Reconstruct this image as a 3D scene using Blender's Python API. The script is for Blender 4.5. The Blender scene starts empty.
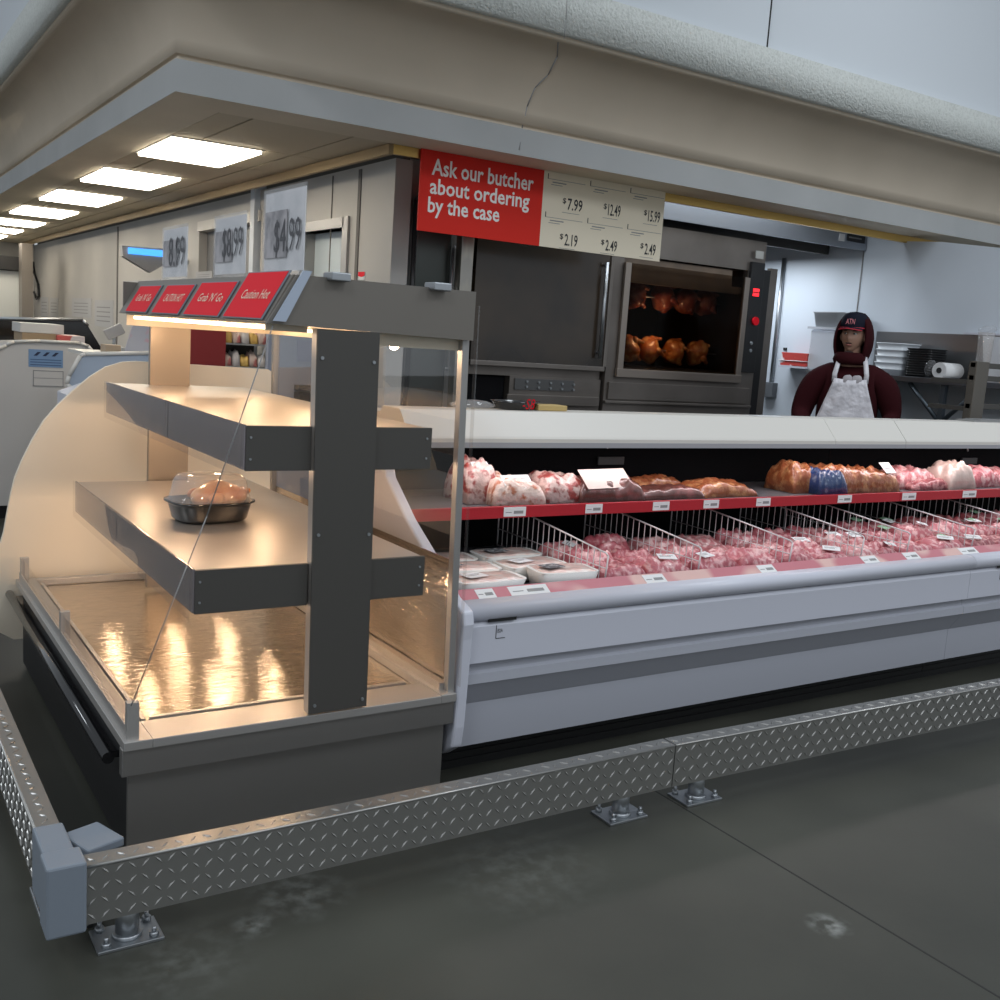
import bpy, bmesh, math, random
from mathutils import Vector, Matrix, noise
random.seed(7)
C = bpy.context.scene.collection
PI = math.pi
# ---------------------------------------------------------------- camera geometry
F = 1032.0; H = 1.5
ey = Vector((-672, -205, F)).normalized(); ex = Vector((1600, -50, F)).normalized()
d = ex.dot(ey); ex = (ex - ey*d).normalized(); ez = ex.cross(ey)
def at(x, y, ax, v):
    c = Vector((x-500, y-500, F)); r = Vector((ex.dot(c), ey.dot(c), ez.dot(c)))
    o = Vector((0, 0, H)); t = (v-o[ax])/r[ax]
    return o + r*t
X, Y, Z = 0, 1, 2
cam = bpy.data.cameras.new('camera'); co = bpy.data.objects.new('camera', cam); C.objects.link(co)
cam.sensor_width = 36; cam.lens = 36*F/1000; cam.clip_start = .05; cam.clip_end = 200
# columns: camera axes in world coords: right, up, back
right = Vector((ex.x, ey.x, ez.x)); down = Vector((ex.y, ey.y, ez.y)); fwd = Vector((ex.z, ey.z, ez.z))
M = Matrix((right, -down, -fwd)).transposed().to_4x4(); M.translation = Vector((0, 0, H))
co.matrix_world = M
bpy.context.scene.camera = co
# ---------------------------------------------------------------- materials
def mat(name, col, rough=.5, metal=0, var=None, bump=None, emit=None, coat=0, aniso=0, stretch=(1, 1, 1), spec=.5, trans=0):
    m = bpy.data.materials.new(name); m.use_nodes = True
    n = m.node_tree.nodes; l = m.node_tree.links; b = n['Principled BSDF']
    def c4(c): return (c[0], c[1], c[2], 1)
    b.inputs['Base Color'].default_value = c4(col)
    b.inputs['Roughness'].default_value = rough; b.inputs['Metallic'].default_value = metal
    b.inputs['Specular IOR Level'].default_value = spec
    b.inputs['Coat Weight'].default_value = coat; b.inputs['Coat Roughness'].default_value = .12
    b.inputs['Anisotropic'].default_value = aniso
    b.inputs['Transmission Weight'].default_value = trans
    tc = mp = None
    if var or bump:
        tc = n.new('ShaderNodeTexCoord'); mp = n.new('ShaderNodeMapping'); mp.inputs['Scale'].default_value = stretch
        l.new(tc.outputs['Object'], mp.inputs['Vector'])
    if var:   # (scale, detail, colour2, lo, hi)
        t = n.new('ShaderNodeTexNoise'); t.inputs['Scale'].default_value = var[0]; t.inputs['Detail'].default_value = var[1]
        l.new(mp.outputs[0], t.inputs['Vector'])
        r = n.new('ShaderNodeValToRGB'); r.color_ramp.elements[0].position = var[3]; r.color_ramp.elements[1].position = var[4]
        r.color_ramp.elements[0].color = c4(col); r.color_ramp.elements[1].color = c4(var[2])
        l.new(t.outputs['Fac'], r.inputs[0]); l.new(r.outputs[0], b.inputs['Base Color'])
    if bump:  # (scale, strength, distance)
        t = n.new('ShaderNodeTexNoise'); t.inputs['Scale'].default_value = bump[0]; t.inputs['Detail'].default_value = 3
        l.new(mp.outputs[0], t.inputs['Vector'])
        bp = n.new('ShaderNodeBump'); bp.inputs['Strength'].default_value = bump[1]; bp.inputs['Distance'].default_value = bump[2]
        l.new(t.outputs['Fac'], bp.inputs['Height']); l.new(bp.outputs[0], b.inputs['Normal'])
    if emit:
        b.inputs['Emission Color'].default_value = c4(emit[0]); b.inputs['Emission Strength'].default_value = emit[1]
    return m
def thin_glass(name, tint=(1, 1, 1), ior=1.45, rough=.02, haze=0, boost=0):
    m = bpy.data.materials.new(name); m.use_nodes = True
    n = m.node_tree.nodes; l = m.node_tree.links; n.remove(n['Principled BSDF'])
    out = n['Material Output']; tr = n.new('ShaderNodeBsdfTransparent'); tr.inputs[0].default_value = (*tint, 1)
    gl = n.new('ShaderNodeBsdfGlossy'); gl.inputs['Roughness'].default_value = rough
    fr = n.new('ShaderNodeFresnel'); fr.inputs['IOR'].default_value = ior
    mx = n.new('ShaderNodeMixShader')
    ad = n.new('ShaderNodeMath'); ad.operation = 'ADD'; ad.inputs[1].default_value = boost; ad.use_clamp = True
    ge = n.new('ShaderNodeNewGeometry'); inv = n.new('ShaderNodeMath'); inv.operation = 'SUBTRACT'; inv.inputs[0].default_value = 1; l.new(ge.outputs['Backfacing'], inv.inputs[1])
    mu = n.new('ShaderNodeMath'); mu.operation = 'MULTIPLY'; l.new(ad.outputs[0], mu.inputs[0]); l.new(inv.outputs[0], mu.inputs[1])
    l.new(fr.outputs[0], ad.inputs[0]); l.new(mu.outputs[0], mx.inputs[0]); l.new(tr.outputs[0], mx.inputs[1]); l.new(gl.outputs[0], mx.inputs[2])
    if haze:
        df = n.new('ShaderNodeBsdfDiffuse'); df.inputs[0].default_value = (.8, .8, .82, 1); m2 = n.new('ShaderNodeMixShader'); m2.inputs[0].default_value = haze
        l.new(mx.outputs[0], m2.inputs[1]); l.new(df.outputs[0], m2.inputs[2]); l.new(m2.outputs[0], out.inputs[0])
    else: l.new(mx.outputs[0], out.inputs[0])
    return m
steel = mat('brushed steel', (.40, .39, .38), .42, .75, bump=(60, .12, .002), stretch=(1, 1, 14))
steel_h = mat('brushed steel sheet', (.48, .46, .44), .38, .7, bump=(50, .12, .002), stretch=(10, 1, 1))
tray_steel = mat('wavy tray steel', (.60, .55, .49), .12, 1, bump=(1, 1.0, .003), stretch=(10, 120, 1))
shelf_steel = mat('shelf steel', (.56, .52, .48), .40, .85, bump=(4, .25, .02))
dark_steel = mat('dark grey powder steel', (.085, .080, .073), .48, .4, bump=(90, .05, .001))
head_steel = mat('grey header sheet', (.20, .182, .16), .45, .45, bump=(90, .05, .001))
gal = mat('galvanised steel', (.42, .44, .46), .42, 1, bump=(30, .2, .002))
plate = mat('diamond plate aluminium', (.36, .355, .34), .36, .85, bump=(25, .15, .003))
black = mat('black plastic', (.012, .012, .013), .4)
black_gloss = mat('black gloss', (.01, .01, .011), .12, coat=.5)
black_matte = mat('black liner', (.006, .006, .007), .85, spec=.1)
grey_pl = mat('grey plastic cap', (.19, .22, .26), .5, bump=(60, .1, .002))
white_pl = mat('white enamel', (.56, .57, .64), .32)
white_pl2 = mat('grey enamel', (.40, .41, .46), .38)
white_can = mat('off-white canopy', (.64, .61, .56), .4)
cream = mat('cream laminate', (.80, .70, .56), .42)
wall_m = mat('white kitchen wall', (.62, .67, .73), .45, var=(1.2, 2, (.56, .61, .67), .35, .7))
wall_l = mat('pale grey wall panels', (.50, .48, .45), .5, var=(1, 2, (.44, .425, .40), .35, .7))
soffit_m = mat('warm lit painted cove', (.56, .48, .38), .62, var=(1.5, 3, (.49, .42, .33), .3, .75))  # warm brown of the lights put into the cove colour
fascia_m = mat('grey painted fascia', (.43, .44, .44), .6, var=(2, 3, (.38, .39, .39), .3, .75))
stucco = mat('white stucco', (.62, .64, .61), .8, bump=(70, .8, .012), var=(70, 2, (.52, .54, .51), .45, .7))
upper_m = mat('upper wall paint', (.62, .66, .70), .6)
tile_m = mat('ceiling tile', (.62, .53, .39), .8, bump=(120, .3, .004))
under_m = mat('painted soffit border', (.78, .68, .53), .7, var=(2, 2, (.70, .61, .47), .3, .7))
brass = mat('brass trim', (.62, .42, .14), .33, 1, bump=(20, .2, .003))
ceil_dark = mat('dark kitchen ceiling', (.10, .095, .085), .8)  # dark grey for the kitchen ceiling and the strip above the left wall
red_sign = mat('red sign face', (.66, .028, .018), .6, spec=.15)
red_gl = mat('red glossy card', (.78, .008, .022), .55, spec=.15)
red_rail = mat('red shelf rail', (.40, .012, .022), .35)
pink_rail = mat('faded red price strip', (.50, .16, .19), .35, var=(5, 1, (.66, .42, .38), .5, .6))
cream_card = mat('cream price board', (.78, .70, .55), .6, spec=.2)
white_txt = mat('white lettering', (.85, .82, .78), .5)
yel_txt = mat('pale yellow lettering', (.85, .72, .55), .5)
ink = mat('black ink', (.02, .02, .022), .6)
ink_lt = mat('grey ink', (.25, .25, .25), .6)
paper = mat('white paper', (.72, .72, .72), .6)
blue_lbl = mat('blue sticker', (.16, .26, .42), .5)
skin = mat('skin', (.42, .24, .17), .5)
hood_m = mat('maroon sweatshirt', (.034, .0045, .0065), .9, bump=(120, .5, .003), spec=.15)
cap_m = mat('navy cap', (.008, .009, .02), .8, spec=.2)
red_cl = mat('red cap brim edge', (.45, .02, .04), .7)
apron_m = mat('white plastic apron', (.72, .70, .74), .3, bump=(14, .9, .02))
pants_m = mat('dark trousers', (.02, .02, .025), .9)
beard = mat('dark hair', (.03, .02, .018), .9)
wire_m = mat('white coated wire', (.72, .68, .68), .35)
g_clear = thin_glass('clear acrylic', (1, .99, .98), 1.42, .015)
g_side = thin_glass('side glass', (.97, .96, .95), 1.5, .02, boost=.08)
g_lip = thin_glass('clear lip', (.97, .97, .98), 1.12, .03)
g_film = thin_glass('plastic film', (.97, .97, .97), 1.3, .12, haze=.10)
g_dome = thin_glass('clear dome', (.95, .93, .9), 1.5, .06, haze=.18)
g_oven = thin_glass('oven glass', (.6, .55, .5), 1.15, .05)
g_dark = mat('dark glass brown reflection', (.022, .017, .014), .22, coat=.2, var=(1.1, 3, (.075, .05, .03), .4, .7))  # brown patches paint the reflection in the closed oven's door
warm = mat('warm lamp tube', (1, .8, .5), .5, emit=((1, .76, .50), 5))
panel_light = mat('lit ceiling diffuser', (1, 1, 1), .5, emit=((1, .90, .74), 10))
blue_light = mat('blue lit strip', (.1, .4, .9), .5, emit=((.06, .35, .95), 1.4))
led = mat('red led', (.8, 0, 0), .5, emit=((1, .02, .03), 2.2))
# ---------------------------------------------------------------- mesh helpers
class MB:
    def __init__(s): s.b = bmesh.new(); s.mats = []; s.cur = 0
    def use(s, m):
        if m not in s.mats: s.mats.append(m)
        s.cur = s.mats.index(m); return s
    def face(s, vs, sm=False):
        try:
            f = s.b.faces.new(vs); f.material_index = s.cur; f.smooth = sm; return f
        except ValueError: pass
    def box(s, x0, x1, y0, y1, z0, z1, m=None):
        v = [s.b.verts.new((x, y, z)) for x in (x0, x1) for y in (y0, y1) for z in (z0, z1)]
        if m:
            for q in v: q.co = m @ q.co
        for f in ((0, 1, 3, 2), (4, 6, 7, 5), (0, 4, 5, 1), (2, 3, 7, 6), (0, 2, 6, 4), (1, 5, 7, 3)): s.face([v[i] for i in f])
        return s
    def prism(s, pts, ax, a, b, sm=False):
        def P(p, t):
            return {0: (t, p[0], p[1]), 1: (p[0], t, p[1]), 2: (p[0], p[1], t)}[ax]
        A = [s.b.verts.new(P(p, a)) for p in pts]; B = [s.b.verts.new(P(p, b)) for p in pts]
        s.face(A); s.face(B[::-1]); n = len(pts)
        for i in range(n): s.face([A[i], B[i], B[(i+1) % n], A[(i+1) % n]], sm)
        return s
    def quad(s, *p): s.face([s.b.verts.new(q) for q in p]); return s
    def cyl(s, p0, p1, r, n=12, r1=None, cap=True):
        p0 = Vector(p0); p1 = Vector(p1); r1 = r if r1 is None else r1
        z = (p1-p0).normalized(); u = z.orthogonal().normalized(); w = z.cross(u)
        A = []; B = []
        for i in range(n):
            a = 2*PI*i/n; q = u*math.cos(a)+w*math.sin(a)
            A.append(s.b.verts.new(p0+q*r)); B.append(s.b.verts.new(p1+q*r1))
        for i in range(n): s.face([A[i], A[(i+1) % n], B[(i+1) % n], B[i]], True)
        if cap: s.face(A[::-1]); s.face(B)
        return s
    def tube(s, pts, r, n=8):
        for a, b in zip(pts, pts[1:]): s.cyl(a, b, r, n)
        return s
    def lathe(s, prof, cx=0, cy=0, n=20, sx=1, sy=1, sq=2.0, rot=0):   # prof [(r,z)], sq>2 = squarish
        rings = []
        for r, z in prof:
            ring = []
            for i in range(n):
                a = 2*PI*i/n; c, q = math.cos(a), math.sin(a)
                x = math.copysign(abs(c)**(2/sq), c)*r*sx; y = math.copysign(abs(q)**(2/sq), q)*r*sy
                ring.append(s.b.verts.new((cx+x*math.cos(rot)-y*math.sin(rot), cy+x*math.sin(rot)+y*math.cos(rot), z)))
            rings.append(ring)
        for A, B in zip(rings, rings[1:]):
            for i in range(n): s.face([A[i], A[(i+1) % n], B[(i+1) % n], B[i]], True)
        s.face(rings[0][::-1], True); s.face(rings[-1], True)
        return s
    def blob(s, c, rx, ry, rz, amp=.1, fr=8, seed=0, nu=16, nv=10, m=None):
        rings = []
        for j in range(1, nv):
            t = PI*j/nv; ring = []
            for i in range(nu):
                a = 2*PI*i/nu; n = Vector((math.sin(t)*math.cos(a), math.sin(t)*math.sin(a), math.cos(t)))
                k = 1+amp*noise.noise(Vector((n.x*rx, n.y*ry, n.z*rz))*fr + Vector((seed*7.3, seed, 0)))*2
                p = Vector((n.x*rx*k, n.y*ry*k, n.z*rz*k))
                if m: p = m @ p
                ring.append(s.b.verts.new(p+Vector(c)))
            rings.append(ring)
        for A, B in zip(rings, rings[1:]):
            for i in range(nu): s.face([A[i], B[i], B[(i+1) % nu], A[(i+1) % nu]], True)
        s.face(rings[0], True); s.face(rings[-1][::-1], True)
        return s
    def build(s, name, m=None, parent=None, bevel=0, smooth=None):
        if m: s.mats = s.mats or [m]
        me = bpy.data.meshes.new(name)
        bmesh.ops.recalc_face_normals(s.b, faces=s.b.faces)
        org = Vector((0, 0, 0))
        if parent is not None: org = WL.get(parent.name, Vector((0, 0, 0)))
        else:
            if s.b.verts:
                xs = [v.co.x for v in s.b.verts]; ys = [v.co.y for v in s.b.verts]; zs = [v.co.z for v in s.b.verts]
                org = Vector(((min(xs)+max(xs))/2, (min(ys)+max(ys))/2, min(zs)))
        for v in s.b.verts: v.co -= org
        s.b.to_mesh(me); s.b.free()
        for q in s.mats: me.materials.append(q)
        o = bpy.data.objects.new(name, me); C.objects.link(o)
        if parent is not None: o.parent = parent; WL[o.name] = org
        else: o.location = org; WL[o.name] = org
        if bevel:
            b = o.modifiers.new('bevel', 'BEVEL'); b.width = bevel; b.segments = 2; b.limit_method = 'ANGLE'; b.angle_limit = .6
        return o
WL = {}
def thing(name, label, cat, loc=(0, 0, 0), group=None):
    o = bpy.data.objects.new(name, None); C.objects.link(o); o.location = loc; o.empty_display_size = .05
    WL[o.name] = Vector(loc); o['label'] = label; o['category'] = cat
    if group: o['group'] = group
    return o
def tag(o, label, cat, group=None):
    o['label'] = label; o['category'] = cat
    if group: o['group'] = group
    return o
def struct(o): o['kind'] = 'structure'; return o
def text_mesh(body, origin, u, v, width=None, height=None, depth=.001, off=0):
    """lettering as MB: origin = lower-left, u = reading direction, v = up; scaled to width/height"""
    cu = bpy.data.curves.new('t', 'FONT'); cu.body = body; cu.size = 1; cu.extrude = 0; cu.resolution_u = 2; cu.offset = off
    ob = bpy.data.objects.new('t', cu); C.objects.link(ob)
    dg = bpy.context.evaluated_depsgraph_get(); me = ob.evaluated_get(dg).to_mesh()
    mb = MB(); mb.b.from_mesh(me); ob.evaluated_get(dg).to_mesh_clear()
    bpy.data.objects.remove(ob); bpy.data.curves.remove(cu)
    vs = mb.b.verts
    x0 = min(q.co.x for q in vs); x1 = max(q.co.x for q in vs); y0 = min(q.co.y for q in vs); y1 = max(q.co.y for q in vs)
    sx = width/(x1-x0) if width else height/(y1-y0); sy = height/(y1-y0) if height else sx
    u = Vector(u).normalized(); v = Vector(v).normalized(); o = Vector(origin); nrm = u.cross(v)
    for q in vs: q.co = o + u*((q.co.x-x0)*sx) + v*((q.co.y-y0)*sy) + nrm*depth
    return mb
def bold(mb, u, off):   # thicken lettering with a shifted second copy
    g = bmesh.ops.duplicate(mb.b, geom=mb.b.faces[:])
    for q in g['geom']:
        if isinstance(q, bmesh.types.BMVert): q.co += Vector(u)*off
    return mb
# ================================================================ SETTING
fl = mat('polished dark concrete', (.034, .035, .029), .42, var=(.9, 7, (.074, .074, .060), .35, .75), bump=(40, .05, .002), spec=.35)
nt = fl.node_tree; nn = nt.nodes; ll = nt.links
nn['Principled BSDF'].inputs['Specular IOR Level'].default_value = .3
mb = MB().use(fl); mb.box(-14, 14, -14, 24, -.05, 0); struct(mb.build('floor'))
jm = mat('floor joint', (.018, .018, .017), .8)
mb = MB().use(jm); mb.box(2.357, 2.363, -10, 2.5, -.01, .0006); mb.box(-10, 10, -2.403, -2.397, -.01, .0006); struct(mb.build('trim_1'))
wm = mat('scuff marks', (.20, .21, .20), .6, var=(9, 4, (.045, .047, .043), .42, .56))
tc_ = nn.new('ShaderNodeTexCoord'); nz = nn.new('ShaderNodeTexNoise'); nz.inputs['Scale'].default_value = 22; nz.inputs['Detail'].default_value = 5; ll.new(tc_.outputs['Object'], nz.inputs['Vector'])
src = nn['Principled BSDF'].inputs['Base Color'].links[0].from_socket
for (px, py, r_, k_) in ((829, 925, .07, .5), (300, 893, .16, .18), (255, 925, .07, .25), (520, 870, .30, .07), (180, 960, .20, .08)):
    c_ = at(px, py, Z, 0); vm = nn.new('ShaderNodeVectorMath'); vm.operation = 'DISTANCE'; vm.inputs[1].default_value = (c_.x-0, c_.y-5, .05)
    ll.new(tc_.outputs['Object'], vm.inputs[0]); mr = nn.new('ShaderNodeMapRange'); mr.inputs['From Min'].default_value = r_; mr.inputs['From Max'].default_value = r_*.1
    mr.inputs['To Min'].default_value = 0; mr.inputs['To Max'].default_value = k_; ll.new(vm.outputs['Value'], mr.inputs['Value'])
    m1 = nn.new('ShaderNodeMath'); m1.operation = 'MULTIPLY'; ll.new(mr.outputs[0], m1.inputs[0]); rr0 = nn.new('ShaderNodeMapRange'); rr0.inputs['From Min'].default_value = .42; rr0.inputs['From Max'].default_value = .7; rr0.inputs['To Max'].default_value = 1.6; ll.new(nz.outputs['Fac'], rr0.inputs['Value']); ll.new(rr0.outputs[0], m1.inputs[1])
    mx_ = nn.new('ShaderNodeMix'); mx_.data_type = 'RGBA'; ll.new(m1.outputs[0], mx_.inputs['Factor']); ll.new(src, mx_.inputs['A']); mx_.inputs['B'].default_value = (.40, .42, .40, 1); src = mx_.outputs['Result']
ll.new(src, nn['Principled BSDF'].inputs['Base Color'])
# soffit: underside border + tiles
SX, SY, SZ = 1.457, 5.37, 2.6; IX, IY = 2.82, 5.70; XR = 17.0; YF = 20.0
mb = MB().use(under_m)
mb.prism([(SX+.003, SY+.003), (XR, SY+.003), (XR, IY), (IX, IY), (SX+.32, IY), (SX+.32, YF), (SX+.003, YF)], 2, SZ+.0005, SZ+.03)
struct(mb.build('trim_2'))
mb = MB().use(tile_m); gap = .008
xs = [SX+.32, 1.97, 2.57, IX]
yy = IY
lights = []
k = 0
fy = [(7.2-.72, 8.14-.72)]
LP = [(6.66, 7.52), (8.50, 9.46), (10.45, 11.5), (12.5, 13.55), (14.6, 15.5), (16.4, 17.2), (18.0, 18.8)]
cells = []
ys = [IY, 6.66, 7.52, 8.5, 9.46, 10.45, 11.5, 12.5, 13.55, 14.6, 15.5, 16.4, 17.2, 18.0, 18.8, YF]
for a, b in zip(ys, ys[1:]):
    for p, q in zip(xs, xs[1:]):
        lit = any(abs(a-l[0]) < .01 for l in LP) and p == xs[0]+0 and False
        if any(abs(a-l[0]) < .01 for l in LP) and abs(p-1.777) < .01:
            continue
        mb.box(p+gap, q-gap, a+gap, b-gap, SZ+.004, SZ+.02)
struct(mb.build('ceiling'))
mb = MB().use(mat('ceiling grid', (.30, .25, .17), .7)); mb.box(SX+.3, IX, IY, YF, SZ+.022, SZ+.03); struct(mb.build('trim_3'))
ord_ = ['nearest the front corner', 'second from the front corner', 'third from the front corner', 'fourth from the front corner', 'fifth from the front corner', 'sixth from the front corner', 'farthest from the front corner']
for i, (a, b) in enumerate(LP):
    t = thing('ceiling_light', f'lit square ceiling light panel in the soffit, {ord_[i]}', 'ceiling light', (2.0, (a+b)/2, SZ), 'lit panels in the soffit ceiling')
    x0, x1 = 1.80, 2.36
    mb = MB().use(white_can)
    mb.box(x0-.015, x0, a-.015, b+.015, SZ-.004, SZ+.02); mb.box(x1, x1+.015, a-.015, b+.015, SZ-.004, SZ+.02)
    mb.box(x0, x1, a-.015, a, SZ-.004, SZ+.02); mb.box(x0, x1, b, b+.015, SZ-.004, SZ+.02)
    mb.build('frame', parent=t)
    MB().use(panel_light).box(x0, x1, a, b, SZ-.022, SZ+.018).build('diffuser', parent=t)
# cornice swept round the corner (offset outward, z)
def sweep(prof, m, name):
    mb = MB().use(m); rows = []
    for dd, z in prof:
        rows.append([mb.b.verts.new(p) for p in ((XR, SY-dd, z), (SX-dd, SY-dd, z), (SX-dd, YF, z))])
    for A, B in zip(rows, rows[1:]):
        for i in range(2): mb.face([A[i], A[i+1], B[i+1], B[i]], True)
    return struct(mb.build(name))
sweep([(0, SZ), (0, 2.755)], fascia_m, 'trim_4')
cove = [(0, 2.755), (-.012, 2.76), (-.012, 2.775), (.0, 2.78)]
for i in range(11):
    a = PI/2*i/10; cove.append((.002+.254*(1-math.cos(a)), 2.78+.44*math.sin(a)))
cove += [(.256, 3.225), (.256, 3.24)]
sweep(cove, soffit_m, 'trim_5')
sweep([(.256, 3.24), (.30, 3.245), (.30, 3.49), (.20, 3.50)], stucco, 'trim_6')
sweep([(.22, 3.50), (.22, 6.5)], upper_m, 'wall_front')
mb = MB().use(jm); p = at(768, 40, Y, SY-.225); mb.box(p.x-.004, p.x+.004, SY-.226, SY-.219, 3.5, 6.5); struct(mb.build('trim_7'))
# crack in the cornice
pts = []
for px, py, yy_ in ((567, 0, 'b'), (566, 20, 'b'), (564, 39, 'b')):
    q = at(px, py, Y, SY-.302); pts.append(q)
mb = MB().use(ink_lt)
for a, b in zip(pts, pts[1:]): mb.cyl(a, b, .002, 5)
cr = [(558, 42), (557, 57), (548, 75), (535, 88), (527, 107), (522, 128), (519, 150)]
def cove_pt(px, py):
    best = None
    for (d0, z0), (d1, z1) in zip([(0, SZ)]+cove, cove):
        for s in range(11):
            dd = d0+(d1-d0)*s/10; z = z0+(z1-z0)*s/10
            q = at(px, py, Y, SY-dd); e = abs(q.z-z)
            if best is None or e < best[0]: best = (e, Vector((q.x, SY-dd-.001, z)))
    return best[1]
cp = [cove_pt(*c) for c in cr]
for a, b in zip(cp, cp[1:]): mb.cyl(a, b, .004, 5)
struct(mb.build('trim_8'))
# brass trim on the inner edges of the soffit
MB().use(brass).box(IX, XR, IY, IY+.03, SZ-.055, SZ+.0).build('trim_9')['kind'] = 'structure'
tr2 = mat('brown trim', (.30, .22, .12), .5, .6)  # brown copy of the trim for the left inner edge
MB().use(tr2).box(IX-.03, IX, IY, YF, SZ-.06, SZ).build('trim_10')['kind'] = 'structure'
# kitchen ceiling and walls
MB().use(ceil_dark).box(IX, XR, IY+.03, YF, 2.98, 3.02).build('ceiling_kitchen')['kind'] = 'structure'
MB().use(fascia_m).box(IX, XR, IY-.02, IY+.0, SZ+.03, 3.0).build('trim_11')['kind'] = 'structure'
MB().use(wall_m).box(7.65, 7.75, 5.74, 9.0, 0, 3.0).prism([(3.6, 0), (5.74, 0), (5.74, 2.56), (5.37, 2.54), (4.6, 2.44), (3.6, 2.44)], 0, 7.65, 7.75).build('wall_right')['kind'] = 'structure'
MB().use(wall_m).box(3.0, 7.65, 8.6, 8.7, 0, 3.0).build('wall_back')['kind'] = 'structure'
p = at(866, 235, X, 7.649); MB().use(ink_lt).box(7.642, 7.65, p.y-.004, p.y+.004, 1.0, 2.9).build('trim_12')['kind'] = 'structure'
# left kitchen wall (X = LX) with an opening and a pass-through window
LX = 3.05
w1 = at(303, 225, X, LX).y; w0 = at(346, 225, X, LX).y; wz1 = 2.21; wz0 = 1.72
d1 = at(200, 200, X, LX).y; d0 = at(262, 200, X, LX).y; dz = 2.44
mb = MB().use(wall_l)
mb.box(LX, LX+.12, 6.12, w0, 0, 2.60); mb.box(LX, LX+.12, w0, w1, 0, wz0); mb.box(LX, LX+.12, w0, w1, wz1, 2.60)
mb.box(LX, LX+.12, w1, d0, 0, 2.60); mb.box(LX, LX+.12, d0, d1, dz, 2.60); mb.box(LX, LX+.12, d1, YF, 0, 2.60)
struct(mb.build('wall_left'))
MB().use(ceil_dark).box(LX+.05, LX+.1, 6.12, YF, 2.6, 2.98).build('trim_13')['kind'] = 'structure'
sm = mat('wall joint strips', (.12, .11, .10), .6)
for i, (px, w) in enumerate(((118, .03), (358, .022), (331, .004))):
    yq = at(px, 235, X, LX).y; MB().use(sm).box(LX-.006, LX, yq-w, yq+w, 0, 2.58).build(f'trim_{14+i}')['kind'] = 'structure'
win = bpy.data.objects.new('window_1', None); C.objects.link(win); win['kind'] = 'structure'; win.location = (LX, (w0+w1)/2, wz0); WL['window_1'] = Vector(win.location)
mb = MB().use(steel); t_ = .07
mb.box(LX-.02, LX+.14, w0-t_, w0+.02, wz0-t_, wz1+t_); mb.box(LX-.02, LX+.14, w1-.01, w1+t_*.3, wz0-t_, wz1+t_)
mb.box(LX-.02, LX+.14, w0, w1, wz1, wz1+t_); mb.box(LX-.02, LX+.14, w0, w1, wz0-t_, wz0); mb.build('window_frame', parent=win)
MB().use(mat('pale pass-through panel', (.60, .68, .72), .4)).box(LX+.10, LX+.13, w0, w1, wz0, wz1).build('pane', parent=win)
dr = bpy.data.objects.new('door_1', None); C.objects.link(dr); dr['kind'] = 'structure'; dr.location = (LX, (d0+d1)/2, 0); WL['door_1'] = Vector(dr.location)
MB().use(mat('grey opening fill', (.22, .22, .22), .5)).box(LX+.08, LX+.11, d0, d1, 0, dz-.0).build('dim_interior', parent=dr)  # grey panel stands for the dark interior of the opening
mb = MB().use(white_can); mb.box(LX-.02, LX+.1, d0, d1, dz-.09, dz); mb.build('door_frame', parent=dr)
MB().use(wall_l).box(0.2, LX, YF, YF+.1, 0, 3.0).build('wall_far')['kind'] = 'structure'
# ================================================================ THINGS
# ---- diamond plate bumper rails
def lugs(mb, o, u, v, n, L, W, pitch=.030):
    o = Vector(o); u = Vector(u); v = Vector(v); n = Vector(n)
    nu = int(L/pitch); nv = max(1, int(W/pitch*1.0))
    for i in range(nu):
        for j in range(nv):
            c = o + u*((i+.5)*L/nu) + v*((j+.5)*W/nv)
            s = 1 if (i+j) % 2 else -1
            a = (u+v*s).normalized(); b = n.cross(a)
            hl, hw, hh = .0140, .0034, .0028
            e = [mb.b.verts.new(c+a*hl), mb.b.verts.new(c+b*hw), mb.b.verts.new(c-a*hl), mb.b.verts.new(c-b*hw)]
            t1 = mb.b.verts.new(c+a*hl*.6+n*hh); t2 = mb.b.verts.new(c-a*hl*.6+n*hh)
            mb.face([e[0], e[1], t1]); mb.face([e[0], t1, e[3]]); mb.face([e[2], t2, e[1]]); mb.face([e[2], e[3], t2])
            mb.face([e[1], t2, t1]); mb.face([e[3], t1, t2])
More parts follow.
